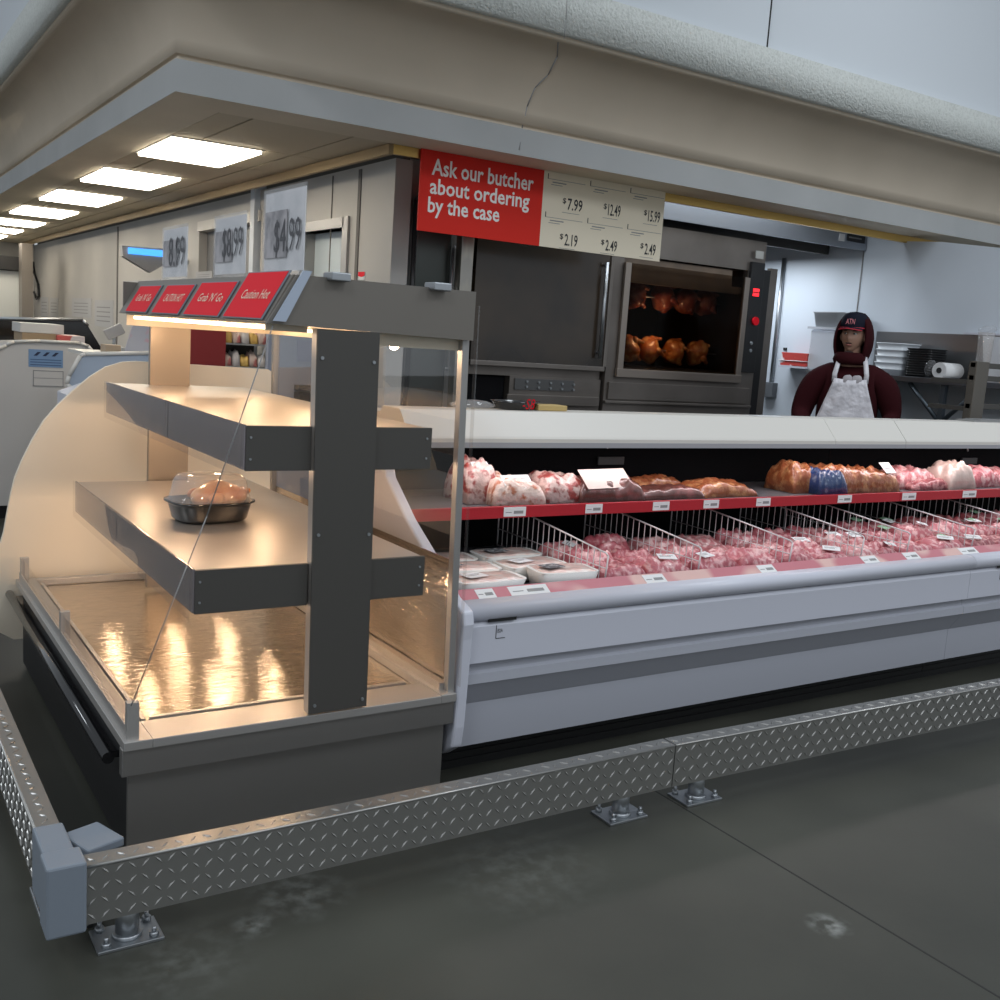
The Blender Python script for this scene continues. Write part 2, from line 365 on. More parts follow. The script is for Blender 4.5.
def bumper(label, p0, p1, posts, cap0=None, side=1):
    p0 = Vector(p0); p1 = Vector(p1); L = (p1-p0).length; u = (p1-p0).normalized(); n = Vector((u.y, -u.x, 0))*side
    t = thing('bumper_rail', label, 'guard rail', (p0.x, p0.y, 0), 'diamond plate guard rails')
    z0, z1, w = .095, .24, .060
    A = Matrix.Translation(p0) @ Matrix((u, -n, Vector((0, 0, 1)))).transposed().to_4x4()
    mb = MB().use(plate); mb.box(0, L, 0, w, z0, z1, A); mb.cyl(p0+Vector((0, 0, z1-.0025))-n*.0025, p1+Vector((0, 0, z1-.0025))-n*.0025, .0042, 8)
    lugs(mb, p0+Vector((0, 0, z0)), u, (0, 0, 1), n, L, z1-z0); lugs(mb, p0+Vector((0, 0, z1)), u, -n, (0, 0, 1), L, w, .034)
    mb.build('rail', parent=t)
    for s in posts:
        c = p0+u*s-n*.062
        mb = MB().use(gal); mb.cyl((c.x, c.y, .005), (c.x, c.y, z0+.02), .028, 18); mb.cyl((c.x, c.y, .008), (c.x, c.y, .02), .036, 18); mb.build('post', parent=t)
        mb = MB().use(gal); mb.box(-.078, .078, -.05, .055, 0, .009, Matrix.Translation((c.x, c.y, 0)) @ Matrix((u, -n, Vector((0, 0, 1)))).transposed().to_4x4())
        bp = mb.build('base_plate', parent=t, bevel=.002)
        for a in (-.056, .056):
            for b in (-.034, .04):
                q = c+u*a-n*b
                mb = MB().use(gal); mb.cyl((q.x, q.y, .009), (q.x, q.y, .021), .0115, 6); mb.cyl((q.x, q.y, .02), (q.x, q.y, .034), .0055, 8); mb.build('bolt', parent=bp)
    return t
tA = bumper('diamond plate guard rail in front of the warming case', (.463, 2.34, 0), (2.28, 2.34, 0), (.11, 1.66))
tB = bumper('long diamond plate guard rail in front of the meat case', (2.284, 2.34, 0), (lambda q: Vector((2.284+(q.x-2.284)*1.6, 2.34+(q.y-2.34)*1.6, 0)))(at(1000, 685, Z, .24)), (.165, 2.75))
tC = bumper('diamond plate guard rail along the left side of the warming case', (.39, 2.56, 0), (.39, 7.2, 0), (.09, 2.3, 4.4), side=-1)
MB().use(grey_pl).box(.377, .465, 2.325, 2.412, .085, .26).build('end_cap', parent=tA, bevel=.006)
MB().use(grey_pl).box(.385, .456, 2.420, 2.575, .085, .249).build('end_cap', parent=tC, bevel=.006)
q0 = at(93, 841, Z, .23)
mb = MB().use(grey_pl); A = Matrix.Translation((q0.x+.005, q0.y+.03, 0)) @ Matrix.Rotation(.35, 4, 'Z')
mb.box(-.05, .05, -.06, .06, .205, .23, A); o = mb.build('post_cap', bevel=.005); 
tcap = thing('corner_post', 'short grey capped post behind the corner of the two guard rails', 'post', (q0.x, q0.y+.03, 0)); 
o.parent = tcap; o.location = o.location-Vector(tcap.location)
MB().use(gal).cyl((q0.x, q0.y+.03, 0), (q0.x, q0.y+.03, .206), .03, 16).build('pipe', parent=tcap)
# ---- hot case
hc = thing('warming_case', 'stainless self-serve warming case with two lit shelves and red header signs', 'food display case', (1.14, 3.6, 0))
HY0, HY1 = 2.72, 4.62
base_st = mat('brushed base steel', (.35, .335, .32), .36, .85, bump=(60, .12, .002), stretch=(1, 1, 14))
mb = MB().use(base_st); mb.box(.652, 1.64, 2.745, 2.76, .02, .30); mb.build('front_panel', parent=hc)
mb = MB().use(black); mb.box(.655, 1.64, 2.762, 4.60, .02, .345); mb.build('base_cabinet', parent=hc)
mb = MB().use(base_st); mb.box(.628, 1.655, 2.712, 2.743, .275, .3525); mb.build('front_apron', parent=hc, bevel=.002)
mb = MB().use(black_gloss); mb.cyl((.612, 2.80, .30), (.612, 4.66, .305), .017, 12); mb.box(.612, .655, 2.82, 4.6, .29, .31); mb.build('side_bumper', parent=hc)
# rim around the tray
mb = MB().use(steel_h)
mb.box(.63, .705, 2.70, 4.62, .352, .378); mb.box(1.60, 1.655, 2.70, 4.62, .352, .380); mb.box(.705, 1.60, 2.70, 2.84, .352, .378); mb.box(.705, 1.60, 4.58, 4.62, .352, .378)
mb.build('rim', parent=hc, bevel=.002)
mb = MB().use(tray_steel); mb.box(.705, 1.60, 2.84, 3.795, .344, .352); mb.box(.705, 1.60, 3.80, 4.58, .342, .350)
tr = mb.build('warming_tray', parent=hc)
mb = MB().use(steel_h); mb.box(.74, 1.56, 2.868, 2.885, .352, .374); mb.box(.716, .728, 2.87, 4.55, .352, .372); mb.build('tray_lip', parent=hc)
# clear edge strip and clips on the left
MB().use(g_clear).box(.648, .652, 2.74, 4.60, .378, .475).build('edge_guard', parent=hc)
for yc in (2.725, 3.68, 4.56):
    MB().use(steel_h).box(.640, .672, yc-.012, yc+.012, .375, .482).build('clip', parent=hc, bevel=.001)
MB().use(steel_h).box(.641, .645, 2.74, 4.6, .378, .412).build('side_channel', parent=hc)
# posts
mb = MB().use(dark_steel); mb.prism([(1.148, .385), (1.334, .385), (1.318, 1.50), (1.128, 1.50)], 1, 2.692, 2.698)
po = mb.use(shelf_steel).prism([(1.148, .385), (1.334, .385), (1.318, 1.50), (1.128, 1.50)], 1, 2.698, 2.73).build('front_post', parent=hc)
for (x, z) in ((1.145, 1.42), (1.303, 1.415), (1.155, .92), (1.313, .915), (1.165, .41), (1.318, .41)):
    MB().use(gal).cyl((x, 2.692, z), (x, 2.688, z), .005, 8).build('screw', parent=po)
mb = MB().use(mat('bronze lit steel', (.34, .29, .24), .4, .8, bump=(4, .2, .02))); mb.box(1.10, 1.262, 4.35, 4.38, .37, 1.5); mb.build('back_post', parent=hc)
# shelves
def shelf(x0, x1, y1, z0, z1, nm):
    mb = MB().use(shelf_steel); mb.box(x0, x1, 2.731, y1, z1-.006, z1); mb.box(x0, x1, 2.731, y1, z0, z0+.006)
    mb.box(x1-.004, x1, 2.731, y1, z0+.006, z1-.006); mb.box(x0+.004, 1.0+.3, y1-.01, y1, z0+.006, z1-.006)
    s = mb.build(nm, parent=hc)
    for a, b in ((x0, 1.139), (1.329, x1+.005)):
        MB().use(dark_steel).box(a, b, 2.716, 2.730, z0-.003, z1+.002).build('shelf_front', parent=s, bevel=.001)
    for x in (x0+.012, x1-.012):
        for z in (z0+.03, z1-.03): MB().use(gal).cyl((x, 2.716, z), (x, 2.713, z), .0035, 8).build('rivet', parent=s)
    ym = 3.48 if nm == 'upper_shelf' else 3.62
    side_st = mat('shelf side steel '+nm, (.42, .38, .40), .25, .8, bump=(6, .2, .01))
    for a, b in ((2.722, ym-.004), (ym+.004, y1)):
        MB().use(side_st).box(x0-.005, x0, a, b, z0, z1+.004).build('shelf_side', parent=s)
        MB().use(g_clear).box(x0-.014, x0-.011, a, b, z0-.02, z1+.006).build('label_holder', parent=s)
    return s
shelf(.815, 1.515, 4.33, .712, .83, 'lower_shelf'); shelf(.945, 1.515, 4.40, 1.105, 1.225, 'upper_shelf')
# header
mb = MB().use(head_steel); mb.prism([(.985, 1.505), (1.634, 1.495), (1.634, 1.64), (1.066, 1.64)], 1, 2.70, 2.712); hd = mb.build('header_plate', parent=hc)
mb = MB().use(head_steel)
mb.prism([(.992, 1.507), (1.066, 1.636), (1.06, 1.640), (.986, 1.509)], 1, 2.712, 4.40); mb.box(1.062, 1.632, 2.712, 4.40, 1.634, 1.640); mb.box(1.627, 1.632, 2.712, 4.40, 1.50, 1.634)
mb.box(1.0, 1.632, 4.39, 4.40, 1.507, 1.634); mb.build('header', parent=hc)
mb = MB().use(mat('warm white lamp housing', (.75, .66, .52), .4))
mb.box(1.335, 1.61, 2.745, 2.752, 1.462, 1.505); mb.box(1.0, 1.12, 2.745, 2.752, 1.486, 1.505); mb.box(1.0, 1.61, 4.33, 4.335, 1.462, 1.505); mb.box(1.0, 1.61, 2.752, 4.33, 1.503, 1.507); mb.box(1.605, 1.61, 2.752, 4.33, 1.462, 1.503)
lh = mb.build('lamp_housing', parent=hc)
for (x0_, z_) in ((1.02, 1.494), (1.52, 1.488)):
    MB().use(warm).cyl((x0_, 2.80, z_), (x0_, 4.28, z_), .006, 10).build('lamp_tube', parent=lh)
# red header signs on the sloped side
sl = Vector((.074, 0, .129)).normalized(); out = Vector((-sl.z, 0, sl.x))
def hsign(pl, pr_, txt, h=.118, lift=0.006, ob=.012):
    a = at(pl, 317, X, .99).y; b = at(pr_, 317, X, .99).y      # a = left in the picture (far)
    base = Vector((.990, 0, 1.509))+out*lift+sl*.004
    s = thing('header_sign', '', 'sign', (base.x, (a+b)/2, base.z))
    def Q(y, t, o=0): return Vector((base.x, y, base.z))+sl*t+out*o
    mb = MB().use(grey_pl); A = [Q(a+.008, -.003), Q(b-.008, -.003), Q(b-.008, h+.004), Q(a+.008, h+.004)]
    v = [mb.b.verts.new(p) for p in A]+[mb.b.verts.new(p+out*.003) for p in A]
    for f in ((0, 1, 2, 3), (4, 7, 6, 5), (0, 4, 5, 1), (1, 5, 6, 2), (2, 6, 7, 3), (3, 7, 4, 0)): mb.face([v[i] for i in f])
    mb.build('backing', parent=s)
    mb = MB().use(red_gl); mb.quad(Q(a, 0, .004), Q(b, 0, .004), Q(b, h, .004), Q(a, h, .004)); mb.build('card', parent=s)
    w = (a-b); tw = w*.62
    tm = text_mesh(txt, Q(a-w*.19, h*.40, .0055), (0, -1, 0), sl, width=tw*1.12, height=.032, depth=0)
    tm.use(yel_txt); tm.build('lettering', parent=s)
    return s
for pl, pr_, txt, lab, h in ((127, 147, "Grab 'N' Go", 'small red header sign reading Grab N Go, farthest from the viewer', .115), (153, 179, 'CAUTION HOT', 'red header sign with capital letters CAUTION HOT, second from the far end', .115),
                       (185, 219, "Grab 'N' Go", 'red header sign reading Grab N Go between the two caution signs', .122), (225, 263, 'Caution Hot', 'tall red header sign reading Caution Hot at the front corner of the case', .152)):
    s = hsign(pl, pr_, txt, h); s['label'] = lab; s['group'] = 'red signs on the warming case header'
mb = MB().use(mat('pale blue acrylic', (.42, .48, .58), .25)); mb.prism([(1.0, 1.512), (1.035, 1.512), (1.105, 1.652), (1.080, 1.652)], 1, 2.688, 2.696); mb.build('sign_holder', parent=hc)
for px in (338, 439):
    p = at(px, 280 if px < 400 else 291, Y, 2.69)
    MB().use(gal).box(p.x-.028, p.x+.028, 2.665, 2.73, 1.632, 1.655).build('hook', parent=hc, bevel=.003)
# side glass
def slab(mb, pts, n, t):
    A = [mb.b.verts.new(Vector(p)) for p in pts]; B = [mb.b.verts.new(Vector(p)+Vector(n)*t) for p in pts]
    mb.face(A[::-1]); mb.face(B); k = len(pts)
    for i in range(k): mb.face([A[i], A[(i+1) % k], B[(i+1) % k], B[i]])
p_top = at(268, 323, Y, 2.715)
mb = MB().use(g_side); 
mb.prism([(1.646, .40), (1.650, .40), (1.628, 1.497), (1.624, 1.497)], 1, 2.76, 4.32); mb.build('right_glass', parent=hc)
mb = MB().use(mat('mirror side panel', (.50, .45, .40), .12, 1, bump=(1, 1.0, .004), stretch=(1, 9, 90))); mb.prism([(1.651, .40), (1.656, .40), (1.648, .80), (1.643, .80)], 1, 2.76, 4.32); mb.build('side_panel', parent=hc)
for yy_, w in ((2.735, .014), (4.335, .012)):
    mb = MB().use(steel); mb.prism([(1.634, .38), (1.657, .38), (1.633, 1.5), (1.610, 1.5)], 1, yy_-w, yy_+w); mb.build('corner_upright', parent=hc)
mb = MB().use(shelf_steel); mb.box(1.618, 1.645, 2.75, 4.33, .38, .402); mb.build('glass_channel', parent=hc)
MB().use(g_side).prism([(1.664, .40), (1.668, .40), (1.650, 1.6), (1.646, 1.6)], 1, 2.70, 2.715).build('glass_edge', parent=hc)
# thin cable from header to front clip
a = Vector((1.005, 2.705, 1.50)); b = Vector((.650, 2.712, .475))
tag(MB().use(ink_lt).tube([a, a+(b-a)*.5+Vector((.012, 0, -.005)), b], .0017, 6).build('cable'), 'thin taut cable running from the header down to the front left clip', 'cable')
# hanging price sheets behind the header
def sheet(px0, px1, ytop, ybot, txt, lab, xx=1.13):
    a = at(px0, ytop, X, xx); b = at(px1, ytop-5, X, xx); zt = (a.z+b.z)/2
    t = thing('price_sign', lab, 'sign', (xx, (a.y+b.y)/2, 1.645), 'clear price signs above the header')
    MB().use(g_film).box(xx-.002, xx+.002, b.y, a.y, 1.645, zt).build('sleeve', parent=t)
    w = a.y-b.y
    MB().use(mat('printed sheet', (.66, .67, .70), .5, var=(9, 3, (.80, .80, .82), .4, .6), spec=.1)).box(xx+.0022, xx+.004, b.y+.01, a.y-.006, 1.66, zt-.01).build('sheet', parent=t)
    tm = text_mesh(txt, (xx-.003, a.y-w*.3, 1.70), (0, -1, 0), (0, 0, 1), width=w*.62, height=.11); tm.use(mat('dark print', (.06, .06, .07), .5)); tm.build('price', parent=t)
    MB().use(mat('grey picture', (.24, .235, .25), .5, var=(14, 3, (.45, .43, .45), .4, .6))).box(xx-.0026, xx-.0022, a.y-w*.6, a.y-w*.05, 1.70, 1.70+(zt-1.72)*.75).build('picture', parent=t)
sheet(163, 188, 228, 283, '8.99', 'clear price sign on the header, smallest and farthest back')
sheet(215, 247, 216, 280, '$8.99', 'clear price sign on the header, middle of the three')
sheet(265, 307, 189, 275, '$4.99', 'clear price sign on the header, tallest and nearest the front')
# rotisserie chicken container
cx, cy = 1.075, 3.44
ck = thing('chicken_container', 'black tray with clear dome holding a roast chicken on the lower shelf', 'food container', (cx, cy, .83))
mb = MB().use(black_gloss); n = 48
prof = [(.62, .831), (.80, .833), (.86, .842), (.94, .885), (.955, .893), (1.04, .897), (1.04, .902), (.94, .902), (.90, .888), (.80, .845), (.1, .842)]
mb.lathe([(r*.140, z) for r, z in prof], cx, cy, n, 1, .74, 3.2, .12)
mb.build('tray', parent=ck)
mb = MB().use(g_dome); mb.lathe([(r*.140, z) for r, z in ((1.02, .903), (.95, .906), (.90, .93), (.84, .968), (.76, .985), (.60, .99))], cx, cy, n, 1, .74, 3.0, .12); mb.build('lid', parent=ck)
roast = mat('roast skin', (.55, .18, .05), .35, var=(14, 4, (.75, .42, .16), .4, .65), bump=(30, .4, .006), coat=.4)
def chicken(mb, c, s, rot=0, seed=1):
    A = Matrix.Rotation(rot, 4, 'Z')
    def T(v): return Vector(c)+(A @ Vector(v))*s
    mb.blob(T((0, 0, 0)), .095*s, .070*s, .058*s, .12, 14/s, seed, 20, 12, A.to_3x3())
    for k in (-1, 1):
        mb.blob(T((.045, k*.045, .012)), .045*s, .028*s, .030*s, .12, 20/s, seed+k, 12, 8, A.to_3x3())
        mb.cyl(T((.07, k*.04, .015)), T((.115, k*.018, .02)), .014*s, 8, .008*s); mb.blob(T((.118, k*.017, .02)), .011*s, .011*s, .011*s, 0, 1, 0, 8, 6)
        mb.blob(T((-.04, k*.062, .01)), .035*s, .014*s, .020*s, .1, 20/s, seed+3+k, 10, 6, A.to_3x3())
mb = MB().use(roast); chicken(mb, (cx+.02, cy, .905), 1.0, .3, 3); mb.build('roast_chicken', parent=ck)
# ---- curved cream end panel and neighbouring case
PY = 4.66
outl = [at(a, b, Y, PY) for a, b in ((150, 362), (137, 361.3), (123, 362), (106, 367), (90, 377), (73, 391), (58, 405), (44, 421), (32, 441), (22, 461), (15, 478), (11, 494), (7, 515), (4, 532), (1, 543))]
poly = [(1.755, 1.25), (1.745, 1.28), (1.715, 1.296)]+[(q.x, q.z) for q in outl]+[(.53, .485), (.48, .46), (.465, .42), (.465, .22), (.485, .16), (.573, .14), (.627, .104), (1.755, .10)]
nc = thing('neighbouring_case', 'cream case end with a large curved outline behind the warming case', 'display case', (1.2, 5.5, 0))
MB().use(cream).prism(poly, 1, PY, PY+.03, True).build('end_panel', parent=nc)
ins = [(1.08, .1), (1.08, 1.05), (1.25, 1.12), (1.72, 1.12), (1.72, .1)]
MB().use(white_pl).prism(ins, 1, PY+.03, 6.3).build('body', parent=nc)
MB().use(black).box(1.1, 1.65, PY+.05, 6.25, 0, .1).build('toe_kick', parent=nc)
MB().use(black).box(.75, 1.70, PY+.002, PY+.028, 0, .10).build('panel_foot', parent=nc)
# ---- meat case
XA, XB, XC = 1.69, 4.48, 6.9
def meat_case(x0, x1, lab, splits, endp):
    o_ = .02 if endp else 0
    t = thing('meat_case', lab, 'refrigerated case', ((x0+x1)/2, 3.2, 0), 'open white meat cases')
    nose = [(2.80, .652)]+[(2.775-.032*math.sin(a), .622+.032*math.cos(a)) for a in [PI*i/10 for i in range(1, 10)]]+[(2.775, .585)]
    mb = MB().use(white_pl); mb.prism([(2.83, .66), (2.80, .656)]+nose[1:]+[(2.83, .585)], 0, x0+o_, x1, True); mb.build('front_nose', parent=t)
    mb = MB().use(white_pl); mb.prism([(2.772, .585), (2.764, .57), (2.764, .447), (2.83, .447), (2.83, .585)], 0, x0+o_, x1); mb.build('upper_panel', parent=t)
    mb = MB().use(white_pl2); mb.prism([(2.790, .447), (2.790, .412), (2.776, .405), (2.774, .372), (2.86, .372), (2.86, .447)], 0, x0+o_, x1); mb.build('bumper_strip', parent=t)
    mb = MB().use(white_pl2); mb.prism([(2.778, .372), (2.835, .285), (2.84, .28), (2.84, .128), (2.90, .128), (2.90, .372)], 0, x0+o_, x1); mb.build('lower_panel', parent=t)
    mb = MB().use(black); mb.box(x0+o_, x1, 2.95, 3.7, 0, .13)
    for k in range(4): mb.box(x0+o_, x1, 2.945, 2.95, .02+k*.027, .032+k*.027)
    mb.build('kick_grille', parent=t)
    mb = MB().use(black_matte); mb.box(x0+o_, x1, 2.90, 3.72, .13, .60); mb.box(x0+o_, x1, 3.66, 3.72, .60, 1.12); mb.build('tank', parent=t)
    mb = MB().use(mat('grey deck pan', (.10, .10, .11), .5)); mb.prism([(2.86, .60), (3.64, .60), (3.64, .632), (2.86, .622)], 0, x0+o_, x1); mb.build('deck', parent=t)
    # price strip on the front
    mb = MB().use(pink_rail); mb.prism([(2.795, .654), (2.84, .680), (2.845, .676), (2.80, .650)], 0, x0+o_, x1); ps = mb.build('price_strip', parent=t)
    mb = MB().use(g_lip); mb.box(x0+o_, x1, 2.846, 2.849, .66, .705); mb.build('clear_lip', parent=t)
    # shelf
    mb = MB().use(mat('grey shelf', (.12, .12, .125), .4)); mb.box(x0+o_, x1, 3.21, 3.66, .862, .880); sh = mb.build('shelf', parent=t)
    mb = MB().use(red_rail); mb.box(x0+o_, x1, 3.194, 3.210, .842, .887); rr = mb.build('shelf_rail', parent=t, bevel=.002)
    n = max(1, round((x1-x0)/1.15))
    for k in range(n):
        a = x0+.03+(x1-x0-.03)*k/n; b = x0+.03+(x1-x0-.03)*(k+1)/n
        MB().use(g_lip).box(a+.003, b-.003, 3.203, 3.206, .887, .935).build('shelf_lip', parent=t)
    # canopy
    sp = [x0+o_*.5]+[s for s in splits if x0 < s < x1]+[x1]
    for a, b in zip(sp, sp[1:]):
        mb = MB().use(white_can); mb.prism([(3.20, 1.142), (3.205, 1.150), (3.285, 1.238), (3.30, 1.240), (3.42, 1.238), (3.44, 1.215), (3.72, 1.205), (3.72, 1.12), (3.22, 1.12), (3.20, 1.126)], 0, a+.0008, b-.0008); mb.build('canopy_panel', parent=t, bevel=.0008)
    mb = MB().use(mat('canopy edge', (.34, .34, .36), .4)); mb.box(x0+o_*.5, x1, 3.198, 3.26, 1.108, 1.128); mb.build('canopy_edge', parent=t)
    if endp:
        e = [(2.80, .668), (2.755, .655), (2.715, .64), (2.705, .60), (2.712, .55), (2.725, .25), (2.735, .18), (2.80, .135), (3.70, .12), (3.70, 1.19), (3.42, 1.19), (3.36, 1.12), (3.30, .99), (3.13, .865), (2.98, .78)]
        mb = MB().use(white_pl); mb.prism(e, 0, x0-.022, x0+.02, False); mb.build('end_panel', parent=t, bevel=.008)
    return t, rr, ps
u1, rr1, ps1 = meat_case(XA, XB, 'long white open meat case beside the warming case', (3.955,), True)
u2, rr2, ps2 = meat_case(XB+.002, XC, 'second white open meat case at the right edge', (6.0,), False)
# seam of units
# price tags
def tagcard(x, yc, zc, w, h, tilt, par, name='price_tag'):
    A = Matrix.Translation((x, yc, zc)) @ Matrix.Rotation(tilt, 4, 'X')
    mb = MB().use(paper); mb.box(-w/2, w/2, -.0008, .0008, -h/2, h/2, A)
    mb.use(ink_lt); mb.box(-w*.05, w*.38, -.0014, -.0008, -h*.22, h*.1, A); mb.box(-w*.42, -w*.15, -.0014, -.0008, -h*.1, -h*.02, A)
    return mb.build(name, parent=par)
for px, w in ((516, .10), (595, .085), (662, .09), (712, .09), (764, .09), (845, .10), (909, .11), (969, .12)):
    p = at(px, 500, Y, 3.19); tagcard(p.x, 3.192, .866, w, .036, 0, rr1 if p.x < XB else rr2)
for px, w in ((487, .07), (530, .16), (655, .10), (766, .09), (868, .10), (909, .10), (965, .13)):
    p = at(px, 575, Y, 2.815); tagcard(p.x, 2.8155, .6665, w, .042, -1.02, ps1 if p.x < XB else ps2)
# label plates on the front
for px, py, pr0 in ((502, 620, u1), (1003, 572, u2)):
    p = at(px, py, Y, 2.762)
    MB().use(black).box(p.x-.055, p.x+.055, 2.757, 2.7635, .585, .605).build('maker_plate', parent=pr0)
    mb = MB().use(ink); q = p.x-.018
    mb.box(q-.002, q, 2.7625, 2.7639, .525, .57); mb.box(q, q+.035, 2.7625, 2.7639, .524, .526); 
    mb.build('sticker', parent=pr0)
    tm = text_mesh('B2A', (q+.004, 2.7632, .545), (1, 0, 0), (0, 0, 1), width=.02, height=.013); tm.use(ink); tm.build('lettering', parent=pr0)
# seam line between the units
# dividers
DX = [2.36, 2.822, 3.337, 3.796, 4.12, 4.62, 5.12, 5.62, 6.1]
names = ['first', 'second', 'third', 'fourth', 'fifth', 'sixth', 'seventh', 'eighth', 'ninth']
for i, x in enumerate(DX):
    mb = MB().use(wire_m); yb = 3.60; zt0, zt1, zb = .762, .835, .645
    dx = .0
    mb.tube([(x, 2.868, zb), (x, 2.858, zt0-.008), (x, 2.870, zt0), (x, yb, zt1), (x, yb, zb)], .0032, 8)
    mb.tube([(x, 2.868, zb), (x, yb, zb)], .0032, 8); mb.tube([(x, 2.865, .706), (x, yb, .715)], .0022, 6)
    n = 20
    for k in range(1, n):
        y = 2.868+(yb-2.868)*k/n; mb.cyl((x, y, zb), (x, y, zt0+(zt1-zt0)*k/n), .0020, 6, cap=False)
    tag(mb.build('wire_divider'), f'white wire divider in the meat case, {names[i]} from the left end', 'wire divider', 'wire dividers in the meat case')
# ---- meat packs
meats = []
for k, (c1, c2) in enumerate((((.50, .13, .15), (.76, .44, .43)), ((.42, .09, .11), (.68, .34, .34)), ((.56, .19, .20), (.80, .52, .50)), ((.28, .05, .06), (.58, .26, .25)))):
    meats.append(mat(f'pink meat {k}', c1, .40, var=(34, 5, c2, .47, .60), bump=(60, .8, .006), coat=.45, stretch=(1, .55, 1)))
pale = mat('pale chicken meat', (.80, .56, .50), .35, var=(18, 4, (.85, .74, .68), .45, .6), bump=(30, .3, .006), coat=.7)
brownm = mat('browned marinade', (.30, .085, .03), .35, var=(26, 5, (.52, .24, .10), .48, .64), bump=(40, .8, .008), coat=.6)
foam = mat('white foam tray', (.78, .76, .72), .5)
green_l = mat('green label', (.25, .42, .27), .5)
greyl = mat('grey label', (.10, .10, .11), .5, var=(60, 2, (.4, .4, .4), .5, .55))
bluep = mat('blue printed film', (.015, .04, .13), .35, coat=.6, bump=(30, .8, .008), var=(20, 3, (.2, .25, .35), .58, .68))
def lump(mb, cx, cy, z, w, dd, h, seed, rot=0, rows=0, nx=22, ny=16, tilt=0, amp=1.0, crease=0):
    """cushion shaped lump of meat: bumpy top, tucked edges"""
    A = Matrix.Translation((cx, cy, z)) @ Matrix.Rotation(rot, 4, 'Z') @ Matrix.Rotation(tilt, 4, 'X')
    g = []
    for j in range(ny+1):
        r = []
        for i in range(nx+1):
            a = i/nx*2-1; b = j/ny*2-1
            e = max(0, 1-abs(a)**5)**.45*max(0, 1-abs(b)**5)**.45
            n = noise.noise(Vector((a*w*14+seed*3.1, b*dd*14+seed, seed*.7)))
            n2 = noise.noise(Vector((a*w*34+seed, b*dd*34, 3)))
            if rows: n += .8*math.sin((b*.9+a*.35+.1*n2)*rows)
            if crease:
                cr_ = noise.noise(Vector((a*w*11+b*dd*8+seed, b*dd*6, seed*2.3))); n -= .8*(.35-min(.35, abs(cr_)*1.2)); n += .4*math.sin(a*2.2+seed)
                n2 *= .25; n *= .8
            zz = e*h*(.80+amp*(.26*n+.12*n2))
            r.append(mb.b.verts.new(A @ Vector((a*w/2*(1-.03*n2), b*dd/2*(1-.03*n), max(.001, zz)))))
        g.append(r)
    for j in range(ny):
        for i in range(nx): mb.face([g[j][i], g[j][i+1], g[j+1][i+1], g[j+1][i]], True)
    bt = [g[0][i] for i in range(nx+1)]+[g[j][nx] for j in range(1, ny+1)]+[g[ny][i] for i in range(nx-1, -1, -1)]+[g[j][0] for j in range(ny-1, 0, -1)]
    mb.face(bt[::-1])
    return mb
def lab_card(par, x, y, z, w, h, rot, m=paper, tilt=.25):
    A = Matrix.Translation((x, y, z)) @ Matrix.Rotation(rot, 4, 'Z') @ Matrix.Rotation(tilt, 4, 'X')
    mb = MB().use(m); mb.box(-w/2, w/2, -h/2, h/2, 0, .0012, A)
    if m is paper: mb.use(ink_lt); mb.box(-w*.4, w*.2, -h*.1, -h*.02, .0012, .0016, A); mb.box(-w*.4, w*.35, h*.12, h*.18, .0012, .0016, A)
    mb.build('label', parent=par)
secs = [1.74]+DX+[6.55]
secn = ['left of the first wire divider']+[f'between {names[i]} and {names[i+1]} wire dividers' for i in range(len(DX)-1)]+['right of the ninth wire divider']
rown = ['front', 'middle', 'back']
R = random.Random(3)
